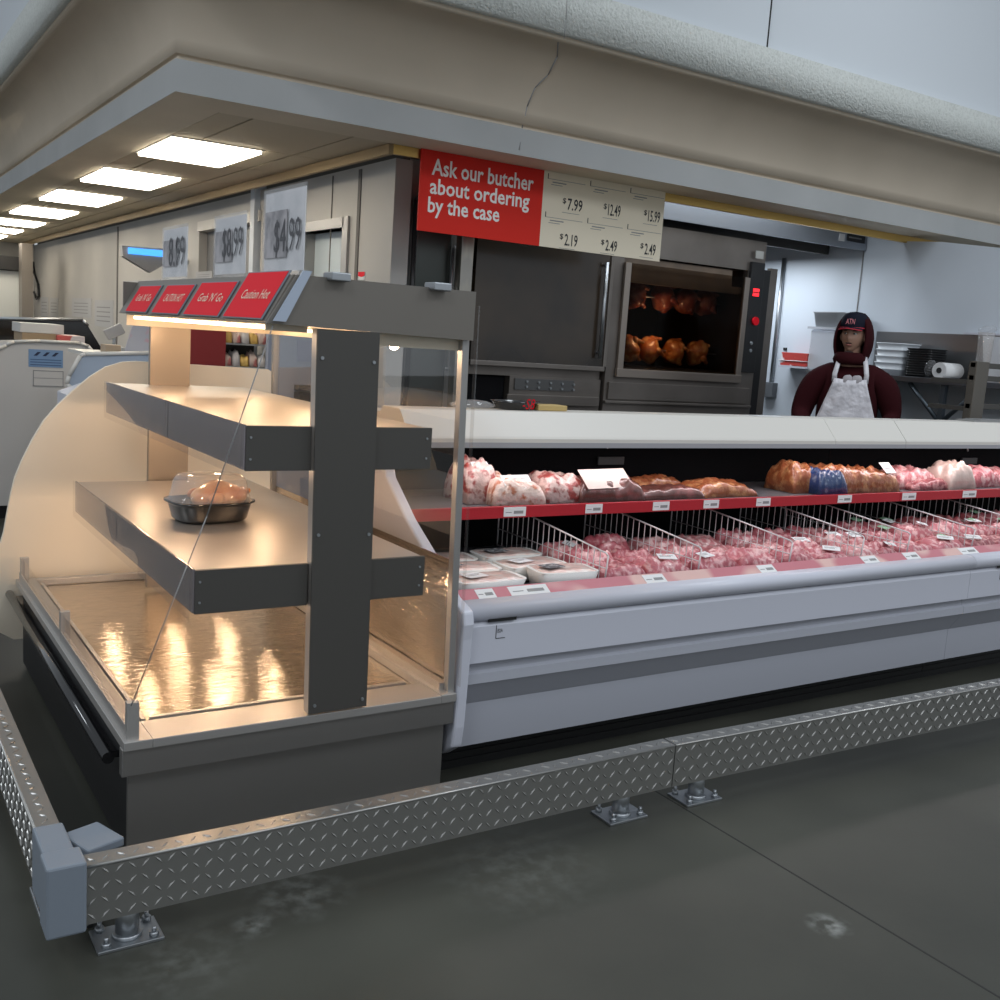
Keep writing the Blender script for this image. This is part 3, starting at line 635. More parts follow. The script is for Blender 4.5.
for si in range(len(secs)-1):
    a, b = secs[si]+.012, secs[si+1]-.012
    for row in range(3):
        yc = 2.955+row*.165; nc_ = 3 if b-a > .55 else 2
        if si == 9: nc_ = 2
        cn = ['left', 'right'] if nc_ == 2 else ['left', 'centre', 'right']
        if si == 0:
            nc_ = 2; cn = ['left', 'right']
        for c in range(nc_):
            w = (b-a)/nc_; xc = a+w*(c+.5); seed = si*31+row*7+c*3+1
            where = f'{rown[row]} row {cn[c]}, {secn[si]}'
            z = .633+R.uniform(0, .003)
            if si == 0:
                t = thing('poultry_pack', f'pale chicken tray pack, {where}', 'meat pack', (xc, yc, z), 'chicken packs in the meat case')
                rot = R.uniform(-.12, .12); A = Matrix.Translation((xc, yc, z)) @ Matrix.Rotation(rot, 4, 'Z')
                hh = .052 if not (row == 0 and c == 1) else .062
                if row == 0 and c == 1: A = Matrix.Translation((xc+.03, yc, z)) @ Matrix.Rotation(-.12, 4, 'Z'); w2 = w*.86
                else: w2 = w*.94
                mb = MB().use(foam); D = .155
                v = []
                for (s, zz) in ((.86, 0), (1, hh)):
                    for k in range(24):
                        an = 2*PI*k/24; cc, qq = math.cos(an), math.sin(an)
                        v.append(mb.b.verts.new(A @ Vector((math.copysign(abs(cc)**.4, cc)*w2/2*s, math.copysign(abs(qq)**.4, qq)*D/2*s, zz))))
                for k in range(24): mb.face([v[k], v[(k+1) % 24], v[24+(k+1) % 24], v[24+k]], True)
                mb.face(v[:24][::-1]); mb.face(v[24:]); mb.build('tray', parent=t)
                mb = MB().use(pale); lump(mb, 0, 0, hh-.004, w2*.92, D*.9, .012, seed, 0)
                for q in mb.b.verts: q.co = A @ q.co
                mb.build('chicken', parent=t)
                q = A @ Vector((-w2*.2, -.01, hh+.012)); lab_card(t, q.x, q.y, q.z, .085, .06, rot+.2, greyl if (row+c) % 2 else paper, .0)
                pass
            else:
                big = si in (5, 6, 7, 8, 9)
                h = R.uniform(.062, .085) + (.03 if big and row > 0 else 0) + row*.004
                mm = meats[R.choice((0, 1, 2, 0, 2)) if not big else R.choice((0, 3, 1))]
                nm = 'roast_pack' if big else 'pork_pack'; kd = 'dark pink wrapped roast' if mm in (meats[1], meats[3]) else 'light pink wrapped pork pack'
                t = thing(nm, f'{kd}, {where}', 'meat pack', (xc, yc, z), 'wrapped meat packs on the lower deck')
                rot = R.uniform(-.2, .2)
                mb = MB().use(mm); lump(mb, xc, yc, z, w*.97, .168, h, seed, rot*.3, rows=(R.choice((0, 5, 8)) if not big else 0), amp=.9)
                mb.build('meat', parent=t)
                if R.random() < .42:
                    lab_card(t, xc+R.uniform(-.05, .05), yc-.02+R.uniform(-.02, .02), z+h*.99, .075, .05, R.uniform(-.9, .9), paper, R.uniform(.05, .3))
                if big and R.random() < .5:
                    lab_card(t, xc+.03, yc, z+h*1.0, .07, .05, .3, green_l, .15)
                if R.random() < .0:
                    mb = MB().use(g_film); mb.quad((xc-w*.3, yc+.05, z+h*.8), (xc-w*.1, yc+.05, z+h*.8), (xc-w*.12, yc+.07, z+h+.045), (xc-w*.25, yc+.07, z+h+.05)); mb.build('film_corner', parent=t)
# loose film tufts handled above; upper shelf packs
def top_pack(px0, px1, ytop, m, lab, yc=3.36, dd=.2, seed=1, label=None, film=False, rows=0, tilt=0, extra=None, name='vacuum_pack'):
    a = at(px0, 490, Y, yc); b = at(px1, 488, Y, yc); w = b.x-a.x; xc = (a.x+b.x)/2; yc += .025
    h = at((px0+px1)/2, ytop, Y, yc+.03).z-.881
    t = thing(name, lab, 'meat pack', (xc, yc, .881), 'wrapped packs on the upper shelf')
    mb = MB().use(m); lump(mb, xc, yc, .881, w*.99, dd, h*1.05, seed, 0, rows=rows, amp=.9, nx=30, ny=20, crease=1); o = mb.build('meat', parent=t)
    if film:
        mb = MB().use(g_film); lump(mb, xc, yc-.004, .8815, w*1.05, dd*1.02, h*1.16, seed+5, 0, amp=.7, nx=10, ny=8); mb.build('film', parent=t)
    if label:
        lw, lh, off, lm = label; lab_card(t, xc+off*w, yc-dd*.28, .881+h*.80, lw, lh, .1, lm, .75)
    return t
white_r = mat('pale printed rib film', (.72, .52, .47), .4, var=(26, 5, (.36, .07, .06), .48, .60), coat=.5, bump=(35, .9, .012))
white_s = mat('pale printed bacon film', (.76, .58, .50), .4, var=(24, 5, (.46, .16, .08), .50, .62), coat=.5, bump=(35, .9, .012), stretch=(1, 2, 1))
dkm = mat('dark wrapped meat', (.12, .04, .03), .35, var=(14, 3, (.30, .10, .09), .5, .7), coat=.9, bump=(20, .6, .01))
top_pack(458, 492, 455, white_r, 'tall pale pack of ribs at the far left of the upper shelf', seed=2, label=(.08, .05, 0, paper))
top_pack(484, 538, 471, white_s, 'flat pale pack with a white label, second on the upper shelf', seed=3, yc=3.30, label=(.14, .05, .0, paper))
top_pack(536, 580, 466, white_r, 'pale printed pack leaning third from the left on the upper shelf', seed=4, yc=3.33)
top_pack(570, 636, 470, dkm, 'dark wrapped meat under a white paper flap on the upper shelf', seed=5, yc=3.31, label=(.26, .10, -.05, mat('pinkish paper', (.72, .58, .52), .4)))
top_pack(612, 680, 474, brownm, 'reddish rib rack lying at the back of the upper shelf', seed=6, yc=3.48, dd=.14, film=False, rows=9, name='rib_pack')
top_pack(632, 700, 483, dkm, 'low dark brown pack before the reddish rib rack', seed=7, yc=3.30, dd=.15, film=False)
top_pack(690, 748, 479, brownm, 'golden brown seasoned slab right of the low dark pack', seed=8, yc=3.33, rows=6, name='seasoned_slab')
top_pack(782, 808, 458, brownm, 'upright orange pack with a clear corner of film', seed=9, yc=3.36)
t = top_pack(806, 888, 460, brownm, 'large amber pack with a blue printed end on the upper shelf', seed=10, yc=3.33, dd=.22, label=(.09, .07, .38, paper))
a = at(806, 480, Y, 3.3); MB_ = MB().use(bluep); lump(MB_, a.x+.11, 3.315, .881, .20, .215, .135, 22, 0); MB_.build('printed_end', parent=t)
top_pack(888, 925, 462, meats[2], 'pale pink wrapped joint right of the amber pack', seed=11, yc=3.38)
top_pack(905, 945, 476, meats[3], 'low dark red wrapped cut before the pale pink joint', seed=12, yc=3.30, dd=.14)
top_pack(938, 964, 458, mat('creamy fat', (.72, .55, .48), .35, coat=.8, bump=(20, .6, .01)), 'creamy fat cap joint on the right of the upper shelf', seed=13, yc=3.31)
top_pack(960, 990, 464, meats[0], 'pink wrapped roast beside the creamy joint', seed=14, yc=3.36)
top_pack(985, 1030, 466, meats[2], 'pale wrapped roast at the right edge of the upper shelf', seed=15, yc=3.36)
# tags hanging at the back of the case
for px, lab in ((605, 'left'), (965, 'right')):
    p = at(px, 461, Y, 3.655)
    t = thing('hanging_tag', f'small hanging tag on the black case back at the {lab}', 'tag', (p.x, 3.65, p.z))
    MB().use(wire_m).tube([(p.x, 3.65, 1.12), (p.x-.01, 3.648, 1.07), (p.x+.005, 3.648, p.z+.06)], .004, 6).build('hook', parent=t)
    MB().use(mat('dark tag '+lab, (.05, .05, .05), .5)).box(p.x-.05, p.x+.1, 3.64, 3.65, p.z-.015, p.z+.02).build('card', parent=t)
# ---- things on the canopy
p = at(515, 409, Y, 3.36)
t = thing('black_platter', 'black oval platter with red scribble on top of the meat case canopy', 'platter', (p.x, 3.36, 1.2405))
mb = MB().use(black_gloss); mb.lathe([(.05, 1.241), (.085, 1.243), (.105, 1.272), (.11, 1.274), (.095, 1.262), (.04, 1.256)], p.x, 3.36, 28, 1.0, .52); mb.build('dish', parent=t)
mb = text_mesh('-S8', (p.x-.01, 3.296, 1.246), (1, 0, 0), (0, -.2, 1), width=.055, height=.042); mb.use(red_gl); mb.build('red_mark', parent=t)
p2 = at(543, 410, Y, 3.36)
tag(MB().use(mat('kraft card', (.50, .36, .14), .6)).box(p2.x-.05, p2.x+.09, 3.32, 3.40, 1.2405, 1.262).build('paper_box', bevel=.003), 'small tan card box lying beside the black platter', 'box')
p2 = at(474, 409, Y, 3.36)
t = MB().use(g_dome).lathe([(.03, 1.241), (.09, 1.245), (.10, 1.255), (.06, 1.268), (.02, 1.272)], p2.x, 3.37, 24, 1, .5); tag(t.build('plastic_wrap'), 'crumpled clear plastic on the canopy left of the black platter', 'plastic wrap')
p = at(772, 414, Y, 3.31)
tag(MB().use(paper).box(p.x-.09, p.x+.09, 3.301, 3.37, 1.2405, 1.2415).build('paper_sheet'), 'loose white sheet on the front of the canopy', 'paper')
p = at(985, 412, Y, 3.35)
mb = MB().use(mat('grey folded foil', (.35, .35, .35), .3, .7)); mb.box(p.x-.16, p.x+.3, 3.305, 3.41, 1.2405, 1.248); mb.box(p.x-.1, p.x+.3, 3.31, 3.40, 1.248, 1.253)
tag(mb.build('metal_tray'), 'flat grey metal tray lying on the canopy at the right edge', 'tray')
# rack behind the canopy at the right
RY = 4.15
t = thing('steel_rack', 'dark steel rack frame standing behind the meat case at the right edge', 'rack', (6.7, RY, 0))
for nm, x0, x1, y0, y1 in (('upright', 6.42, 6.56, RY-.03, RY+.03), ('upright', 7.3, 7.36, RY-.03, RY+.03)):
    MB().use(mat('worn rack steel', (.16, .145, .125), .45, .7)).box(x0, x1, y0, y1, 0, 1.58).build('upright', parent=t, bevel=.004)
for z in (.3, 1.28, 1.47, 1.555):
    MB().use(dark_steel).box(6.42, 7.36, RY-.02, RY+.02, z-.018, z+.018).build('rail', parent=t, bevel=.003)
for z in (1.26, 1.44):
    MB().use(dark_steel).box(6.42, 6.46, RY+.03, RY+.30, z-.015, z+.015).build('rung', parent=t)
# ---- big sign
by = 5.69
a, b = at(420, 150, Y, by), at(665, 191, Y, by); c0, c1 = at(417, 233, Y, by), at(658, 261, Y, by); m0 = at(541, 205, Y, by)
x0 = (a.x+c0.x)/2; x1 = (b.x+c1.x)/2; xm = m0.x; z0 = 2.125; z1 = 2.612
sg = thing('hanging_sign', 'red and cream hanging sign reading Ask our butcher about ordering by the case', 'sign', ((x0+x1)/2, by, z0))
MB().use(red_sign).box(x0, xm, by-.012, by, z0, z1).build('red_panel', parent=sg)
MB().use(cream_card).box(xm, x1, by-.012, by, z0, z1).build('price_panel', parent=sg)
MB().use(ink).box(x0, x1, by-.010, by+.004, z1, z1+.008).build('top_edge', parent=sg)
L = [('Ask our butcher', 430, 533, 190, .105), ('about ordering', 429, 530, 210, .105), ('by the case', 428, 501, 223, .105)]
zrow = [2.458, 2.345, 2.235]
for (txt, p0, p1, yb, h), zr in zip(L, zrow):
    xa = at(p0, 185, Y, by).x; xb = at(p1, 200, Y, by).x
    hh = .098 if 'y' not in txt and 'g' not in txt else .122
    tm = text_mesh(txt, (xa, by-.0135, zr-(.026 if hh > .1 else 0)), (1, 0, 0), (0, 0, 1), width=xb-xa-.012, height=hh, depth=0, off=.018)
    tm.use(white_txt); tm.build('lettering', parent=sg)
cw = (x1-xm)/3
PR = [('7.99', 566, 581, 197.5, 209.5), ('12.49', 606.5, 619, 203, 215), ('15.99', 646.5, 658.5, 209.5, 221), ('2.19', 563, 576, 233, 245), ('2.49', 604, 615.5, 239, 250), ('2.49', 643, 654, 242.5, 254)]
for i, (sx_, pa, pb, pt, pb2) in enumerate(PR):
    c = i % 3; r_ = i//3; xa = xm+cw*c; a = at(pa, pb2, Y, by); b = at(pb, pb2, Y, by); tp = at(pa, pt, Y, by)
    zb = a.z-.004; hh = tp.z-a.z
    tm = text_mesh(sx_, (a.x, by-.0135, zb), (1, 0, 0), (0, 0, 1), width=b.x-a.x, height=hh, depth=0, off=.012); tm.use(ink); tm.build('price', parent=sg)
    tm = text_mesh('$', (a.x-.040, by-.0135, zb+hh*.45), (1, 0, 0), (0, 0, 1), width=.028, height=hh*.52, depth=0, off=.01); tm.use(ink); tm.build('price', parent=sg)
    mb = MB().use(ink_lt); ztop = z1-.025 if r_ == 0 else z0+.222
    mb.box(xa+.03, xa+cw-.01, by-.0130, by-.012, ztop-.034, ztop-.031); mb.use(ink); mb.box(xa+.03, xa+.036, by-.0130, by-.012, ztop-.034, ztop)
    mb.use(ink_lt); mb.box(xa+.07, xa+.18, by-.0130, by-.012, ztop-.054, ztop-.047); mb.box(xa+.06, xa+.15, by-.0130, by-.012, ztop-.068, ztop-.064)
    mb.box(a.x-.04, b.x-.02, by-.0130, by-.012, zb-.020, zb-.017)
    mb.build('price_card', parent=sg)
# ---- steel cooler front behind the sign, jamb post
OY = 6.15
cab = thing('reach_in_cooler', 'tall steel cooler with a dark door behind the red sign', 'cooler', (3.35, 6.5, 0))
MB().use(steel).box(3.175, 3.64, OY+.02, 7.2, 0, 2.62).build('cabinet', parent=cab)
a = at(414, 200, Y, OY).x+.03; b = at(452, 240, Y, OY).x
MB().use(mat('dark cooler door', (.05, .055, .05), .25, .6, var=(.9, 1, (.14, .15, .14), .4, .7))).box(a, b, OY-.01, OY+.02, 1.0, 2.38).build('door', parent=cab, bevel=.01)
mb = MB().use(black); mb.tube([(a-.02, OY-.015, 1.0), (a-.02, OY-.015, 2.36), (a+.02, OY-.015, 2.41), (b, OY-.015, 2.41)], .018, 8); mb.build('gasket', parent=cab)
hx = at(449, 260, Y, OY).x; mb = MB().use(gal); mb.tube([(hx+.03, OY-.01, 2.10), (hx, OY-.05, 2.08), (hx, OY-.05, 1.3), (hx+.03, OY-.01, 1.28)], .010, 8); mb.build('door_handle', parent=cab)
a = at(459, 260, Y, 6.05).x; b = at(471, 260, Y, 6.05).x
tag(MB().use(mat('worn lit steel', (.62, .56, .44), .3, 1, var=(6, 3, (.35, .33, .30), .4, .6), stretch=(1, 1, .3))).box(a, b, 6.02, 6.10, 0, 2.6).build('steel_post', bevel=.004), 'bright worn steel post between the cooler and the dark oven door', 'post')  # stainless post, its warm lit look put into the colour
# ---- ovens
oven_st = mat('greasy oven steel', (.24, .215, .195), .42, .8, bump=(30, .15, .003), var=(2, 3, (.17, .15, .135), .4, .7))
def q(px, py, y=OY): return at(px, py, Y, y)
ov = thing('rotisserie_oven', 'closed steel oven with a wide dark glass door left of the lit rotisserie', 'oven', (4.25, 6.7, 0))
ox0, ox1 = q(474, 300).x, q(606, 320).x; dz0, dz1 = 1.36, 2.20
MB().use(oven_st).box(ox0, ox1+.02, OY+.05, 7.3, dz0-.1, 2.42).build('body', parent=ov)
MB().use(g_dark).box(ox0, ox1, OY-.0, OY+.045, dz0, dz1).build('door_glass', parent=ov)
mb = MB().use(oven_st); mb.box(ox0-.01, ox1+.01, OY-.02, OY+.045, dz0-.035, dz0); mb.box(ox1, ox1+.03, OY-.01, OY+.045, dz0, 2.42); mb.build('door_frame', parent=ov, bevel=.003)
hx = q(601, 300).x; mb = MB().use(gal); mb.cyl((hx, OY-.04, dz0+.06), (hx, OY-.04, 2.12), .014, 10); mb.cyl((hx, OY-.04, 2.1), (hx, OY, 2.1), .01, 8); mb.cyl((hx, OY-.04, dz0+.1), (hx, OY, dz0+.1), .01, 8); mb.build('door_handle', parent=ov)
MB().use(black_matte).box(ox0, q(510, 380).x, OY+.08, 7.2, .9, dz0-.1).build('base_gap_shade', parent=ov)  # black block stands for the shade in the gap under the oven
bx = q(512, 380).x
mb = MB().use(oven_st); mb.box(bx, ox1+.02, OY+.03, 7.2, 0, dz0-.1); cb = mb.build('base_cabinet', parent=ov)
mb = MB().use(mat('grey control strip', (.13, .13, .13), .45, .6)); mb.box(bx+.04, q(575, 390).x, OY+.02, OY+.035, 1.165, 1.245); cs = mb.build('control_strip', parent=ov)
for k in range(5):
    for r in range(2):
        x = bx+.14+k*.105; z = 1.225-r*.038-k*.002; MB().use(gal).cyl((x, OY+.02, z), (x, OY+.008, z), .009, 8).build('button', parent=cs)
MB().use(oven_st).box(bx-.03, ox1, OY-.0, OY+.04, 1.06, 1.13).build('drawer_front', parent=ov, bevel=.003)
# open rotisserie
rx0, rx1 = q(608, 340).x, q(757, 340).x
rv = thing('rotisserie_oven', 'steel rotisserie oven with chickens turning behind its glass door', 'oven', ((rx0+rx1)/2, 6.7, 0))
ca, cb_ = q(624, 330).x, q(738, 330).x; cz0, cz1 = 1.365, 2.20
mb = MB().use(oven_st)
mb.box(rx0, ca-.05, OY, 7.3, 1.0, 2.44); mb.box(cb_+.05, rx1, OY, 7.3, 1.0, 2.44); mb.box(ca-.05, cb_+.05, OY, 7.3, cz1, 2.44); mb.box(ca-.05, cb_+.05, OY, 7.3, 1.0, cz0)
mb.box(ca-.05, cb_+.05, 7.25, 7.3, cz0, cz1); mb.build('body', parent=rv)
cavity = mat('sooty cavity', (.030, .022, .018), .5, .3)
mb = MB().use(cavity); mb.box(ca-.05, cb_+.05, 7.2, 7.25, cz0, cz1); mb.box(ca-.052, ca-.045, OY+.05, 7.2, cz0, cz1); mb.box(cb_+.045, cb_+.052, OY+.05, 7.2, cz0, cz1); mb.box(ca-.05, cb_+.05, OY+.05, 7.2, cz0, cz0+.01); mb.build('cavity_lining', parent=rv)
# rounded hood inside
mb = MB().use(mat('browned steel', (.20, .16, .13), .4, .8, var=(3, 3, (.36, .27, .2), .4, .7)))
zs_ = at(690, 289, Y, OY+.05).z; dz_ = (cz1-.30)-zs_
arc = [(OY+.06+.30*(1-math.cos(t_)), cz1-.30*math.sin(t_)*.0-.28+.28*math.sin(t_)) for t_ in [PI/2*k/8 for k in range(9)]]
mb.prism([(OY+.04, zs_+.05), (OY+.05, cz1-.01), (OY+.20, cz1), (OY+.16, cz1-.04), (OY+.09, zs_+.05)], 0, ca-.045, cb_-.08); mb.prism([(OY+.02, zs_), (OY+.02, zs_+.055), (OY+.08, zs_+.055), (OY+.08, zs_)], 0, ca-.04, cb_+.02)
mb.build('heat_shield', parent=rv)
dm = mat('oven door frame steel', (.36, .31, .27), .35, .9, bump=(30, .15, .002))
mb = MB().use(dm); mb.box(ca-.055, ca, OY-.03, OY-.004, cz0-.03, 2.14); mb.box(cb_, cb_+.055, OY-.03, OY-.004, cz0-.03, 2.14); mb.box(ca-.06, cb_+.06, OY-.035, OY-.004, cz0-.075, cz0-.01)
dd_ = mb.build('door_frame', parent=rv, bevel=.003)
MB().use(g_oven).box(ca, cb_, OY-.018, OY-.014, cz0-.01, 2.14).build('door_glass', parent=dd_)
mb = MB().use(oven_st); mb.box(rx0+.03, rx1-.05, OY-.02, OY, 1.12, 1.25); mb.box(rx0, rx1-.02, OY-.03, OY, 1.09, 1.11); mb.build('drip_drawer', parent=rv, bevel=.003)
MB().use(oven_st).box(rx0+.02, rx1-.02, OY+.05, 7.2, 0, 1.0).build('base_cabinet', parent=rv)
px0, px1 = q(743, 330).x, q(756, 330).x
cp_ = MB().use(black).box(px0, px1, OY-.03, OY, 1.38, 2.27).build('control_panel', parent=rv, bevel=.003)
xx = (px0+px1)/2
MB().use(led).box(xx-.035, xx+.03, OY-.034, OY-.03, 2.0, 2.025).build('display', parent=cp_); MB().use(led).box(xx-.035, xx+.03, OY-.034, OY-.03, 2.035, 2.06).build('display', parent=cp_)
MB().use(red_gl).cyl((xx+.015, OY-.05, 1.80), (xx+.015, OY-.03, 1.80), .034, 18).build('knob', parent=cp_)
for z in (1.62, 1.56): MB().use(gal).cyl((xx, OY-.04, z), (xx, OY-.03, z), .014, 10).build('switch', parent=cp_)
MB().use(mat('pale sticker', (.4, .4, .38), .5)).box(xx-.05, xx+.04, OY-.033, OY-.03, 2.30, 2.36).build('sticker', parent=cp_)
# open side door seen edge on
sx0 = q(763, 330).x; 
mb = MB().use(oven_st); mb.box(sx0+.02, sx0+.10, OY-.0, OY+.04, 1.0, 2.24); mb.use(black); mb.box(rx1+.0, sx0+.02, OY+.0, OY+.04, 1.0, 2.22); mb.build('side_frame', parent=rv)
# chickens on spits
gold = mat('roasting chicken', (.50, .15, .035), .4, var=(16, 5, (.80, .42, .15), .46, .6), bump=(30, .4, .006), coat=.6)
dkch = mat('dark raw red chicken', (.20, .04, .025), .4, var=(12, 4, (.4, .16, .1), .42, .65), bump=(30, .4, .006), coat=.5)
CY_ = OY+.28
for row, (zc, m_, lst) in enumerate(((at(660, 350.5, Y, OY+.28).z, gold, (628, 649, 673, 695)), (at(670, 299, Y, OY+.28).z, dkch, (633, 663, 685, 704)))):
    for k, px in enumerate(lst):
        x = at(px, 350 if row == 0 else 299, Y, CY_).x
        w = ('lower', 'upper')[row]; pos = ('far left', 'second from left', 'third from left', 'right end')[k]
        t = thing('roast_chicken', f'{"golden" if row == 0 else "dark red"} spit chicken on the {w} skewer, {pos}', 'chicken', (x, CY_, zc), 'chickens on the rotisserie skewers')
        mb = MB().use(m_); A = Matrix.Rotation(PI/2+k*.4, 4, 'X')
        mb.blob((x, CY_, zc), .093, .10, .105, .12, 12, k+row*5, 20, 14); mb.build('body', parent=t)
        for j in range(4):
            an = j*PI/2+k+.6; q1 = Vector((x+.02, CY_+.085*math.cos(an), zc+.085*math.sin(an))); q2 = Vector((x+.075, CY_+.10*math.cos(an+.4), zc+.10*math.sin(an+.4)))
            mb = MB().use(m_); mb.cyl(q1, q2, .026, 10, .012); mb.blob(q1, .032, .032, .032, .1, 20, j, 10, 8); mb.blob(q2, .015, .015, .015, 0, 1, 0, 8, 6); mb.build('leg' if j % 2 else 'wing', parent=t)
    tag(MB().use(gal).cyl((ca-.045, CY_, zc), (cb_+.045, CY_, zc), .008, 8).build('spit_rod'), f'steel spit rod through the {("golden chickens, lower", "dark red chickens, upper")[row]} row', 'spit')
# hood
hdx0, hdx1 = 3.64, 7.64
hood = thing('exhaust_hood', 'long steel exhaust hood above the ovens reaching the right wall', 'exhaust hood', (5.6, 6.8, 2.44))
hm = mat('hood steel', (.36, .39, .44), .4, .7, bump=(40, .1, .002))
HY = 6.10
mb = MB().use(hm); mb.box(hdx0, hdx1, HY, HY+.02, 2.49, 2.66); mb.box(hdx0, hdx0+.02, HY+.02, 8.0, 2.49, 2.66); mb.build('fascia', parent=hood)
mb = MB().use(black_matte); mb.box(hdx0+.02, hdx1-.005, HY+.02, 8.0, 2.62, 2.68); mb.build('inner_panel', parent=hood)
mb = MB().use(dark_steel); mb.box(hdx0+.02, hdx1-.005, HY+.4, HY+.44, 2.47, 2.62); mb.build('filter_bank', parent=hood)
lx0, lx1 = at(846, 245, Y, HY).x, at(864, 245, Y, HY).x
MB().use(black).box(lx0, lx1, HY-.006, HY, 2.55, 2.61).build('nameplate', parent=hood); MB().use(paper).box(lx0-.10, lx0-.03, HY-.004, HY, 2.54, 2.60).build('sticker', parent=hood)
MB().use(ink_lt).box(lx0+.02, lx1-.05, HY-.008, HY-.006, 2.577, 2.588).build('lettering', parent=hood)
# ---- right wall fittings
WX = 7.65
a = at(786, 234, X, WX-.02); b = at(772, 382, X, WX-.02); yc = (a.y+b.y)/2
t = thing('electrical_conduit', 'grey conduit running down the white wall to a junction box', 'conduit', (WX, yc, 1.1))
MB().use(gal).cyl((WX-.02, yc, 2.455), (WX-.02, yc, 1.26), .02, 10).build('pipe', parent=t)
MB().use(mat('grey box', (.12, .13, .14), .5)).box(WX-.07, WX, yc-.07, yc+.07, 1.14, 1.28).build('junction_box', parent=t, bevel=.004)
p = at(785.5, 349, X, WX); tag(MB().use(ink).box(WX-.01, WX, p.y-.02, p.y+.02, p.z-.012, p.z+.012).build('wall_clip'), 'tiny black clip on the white wall above the red box', 'clip')
a = at(781, 356, X, WX-.15); b = at(806, 370, X, WX-.15)
wb = thing('glove_box', 'red and white box in a wire holder on the white wall', 'box', (WX-.1, (a.y+b.y)/2, 1.46))
MB().use(mat('red carton', (.50, .06, .05), .4, var=(9, 2, (.75, .7, .7), .56, .6))).box(WX-.15, WX-.02, b.y, a.y, 1.455, 1.575).build('carton', parent=wb, bevel=.003)
MB().use(wire_m).tube([(WX-.155, a.y+.02, 1.50), (WX-.155, b.y-.01, 1.50), (WX, b.y-.01, 1.50)], .004, 6).build('holder', parent=wb); MB().use(white_pl).box(WX-.16, WX, b.y-.01, a.y+.01, 1.435, 1.452).build('holder_tray', parent=wb)
# small side shelf with clear bins, behind the person
a = at(811, 371, X, WX-.3); b = at(868, 371, X, WX-.3)
t = thing('wall_shelf', 'narrow steel wall shelf under the clear storage bin', 'shelf', (WX-.2, (a.y+b.y)/2, 1.42)); MB().use(gal).box(WX-.38, WX, b.y, a.y, 1.408, 1.425).build('board', parent=t)
for yq in (b.y+.1, a.y-.1): MB().use(gal).prism([(WX-.3, 1.408), (WX, 1.408), (WX, 1.25)], 1, yq-.01, yq+.01).build('bracket', parent=t)
binm = thin_glass('frosted bin', (.80, .82, .86), 1.4, .3, haze=.45)
a = at(812, 345, X, WX-.3); b = at(845, 345, X, WX-.3)
t = thing('storage_bin', 'large clear plastic bin on the wall shelf behind the worker', 'bin', (WX-.2, (a.y+b.y)/2, 1.426))
MB().use(binm).box(WX-.34, WX-.03, b.y, a.y, 1.427, 1.79).build('tub', parent=t, bevel=.02); MB().use(binm).box(WX-.36, WX-.01, b.y-.02, a.y+.02, 1.79, 1.81).build('lid', parent=t)
a = at(822, 330, X, WX-.25); b = at(842, 330, X, WX-.25)
tag(MB().use(mat('grey lidded tub', (.36, .38, .40), .4)).lathe([(.13, 1.811), (.15, 1.93), (.16, 1.94), (.05, 1.945)], WX-.2, (a.y+b.y)/2, 20, 1, 1.2, 4).build('grey_tub'), 'small grey tub on top of the clear storage bin', 'tub')
# wall table with backsplash
TZ = 1.44
ta = thing('wall_table', 'long steel work table with a tall backsplash along the white wall', 'table', (7.4, 4.9, 0))
MB().use(mat('dull steel top', (.17, .18, .20), .4, .9)).box(7.15, 7.62, 3.9, 5.72, TZ-.045, TZ).build('tabletop', parent=ta, bevel=.003)
bs_t = mat('backsplash steel', (.32, .33, .34), .35, .95, bump=(20, .1, .003)); MB().use(bs_t).box(7.61, 7.645, 3.9, 5.86, TZ-.04, 1.80).build('backsplash', parent=ta)
MB().use(white_pl).box(7.60, 7.645, 3.9, 5.03, 1.80, 1.815).build('backsplash_edge', parent=ta)
lg = mat('blue grey leg', (.10, .12, .14), .45, .7)
for yq in (4.86, 4.0):
    MB().use(lg).box(7.17, 7.21, yq-.02, yq+.02, 0, TZ-.045).build('leg', parent=ta)
for ya, yb_ in ((5.17, 4.88), (4.56, 4.84)):
    mb = MB().use(lg); mb.cyl((7.19, ya, TZ-.05), (7.19, yb_, 1.12), .018, 8); mb.build('brace', parent=ta)
MB().use(lg).box(7.17, 7.60, 5.64, 5.68, 0, TZ-.045).build('leg', parent=ta)
# items on the table
def stack(name, lab, cat, x, y, r, z1, m, n=6, sq=6):
    mb = MB().use(m); z = TZ+.001; h = (z1-TZ)/n; pr = []
    for k in range(n): pr += [(r*.93, z+k*h), (r, z+(k+.75)*h), (r*1.04, z+(k+.8)*h), (r*1.04, z+(k+.97)*h)]
    mb.lathe(pr, x, y, 24, 1, 1.05, sq); return tag(mb.build(name), lab, cat)
stack('white_tub_stack', 'stack of white plastic tubs on the table next to the worker', 'tubs', 7.40, 5.47, .130, 1.70, mat('white translucent tub', (.66, .70, .74), .35), 5)
stack('black_tray_stack', 'tall stack of black plastic trays right of the white tubs', 'trays', 7.38, 5.185, .115, 1.665, black, 12)
p = at(946, 366, X, 7.3)
t = thing('paper_roll', 'white paper roll seen end-on on the work table', 'paper roll', (7.35, p.y, TZ))
mb = MB().use(paper); ra = .062; zc = TZ+ra+.001
mb.cyl((7.22, p.y, zc), (7.45, p.y+.0, zc), ra, 28); mb.build('roll', parent=t)
MB().use(ink).cyl((7.215, p.y, zc), (7.222, p.y, zc), .022, 16).build('core', parent=t)
mb = MB().use(g_film); mb.lathe([(.03, TZ+.001), (.05, TZ+.05), (.045, TZ+.11), (.02, TZ+.14)], 7.30, p.y+.13, 18); tag(mb.build('plastic_bag'), 'crumpled clear bag between the black trays and the paper roll', 'bag')
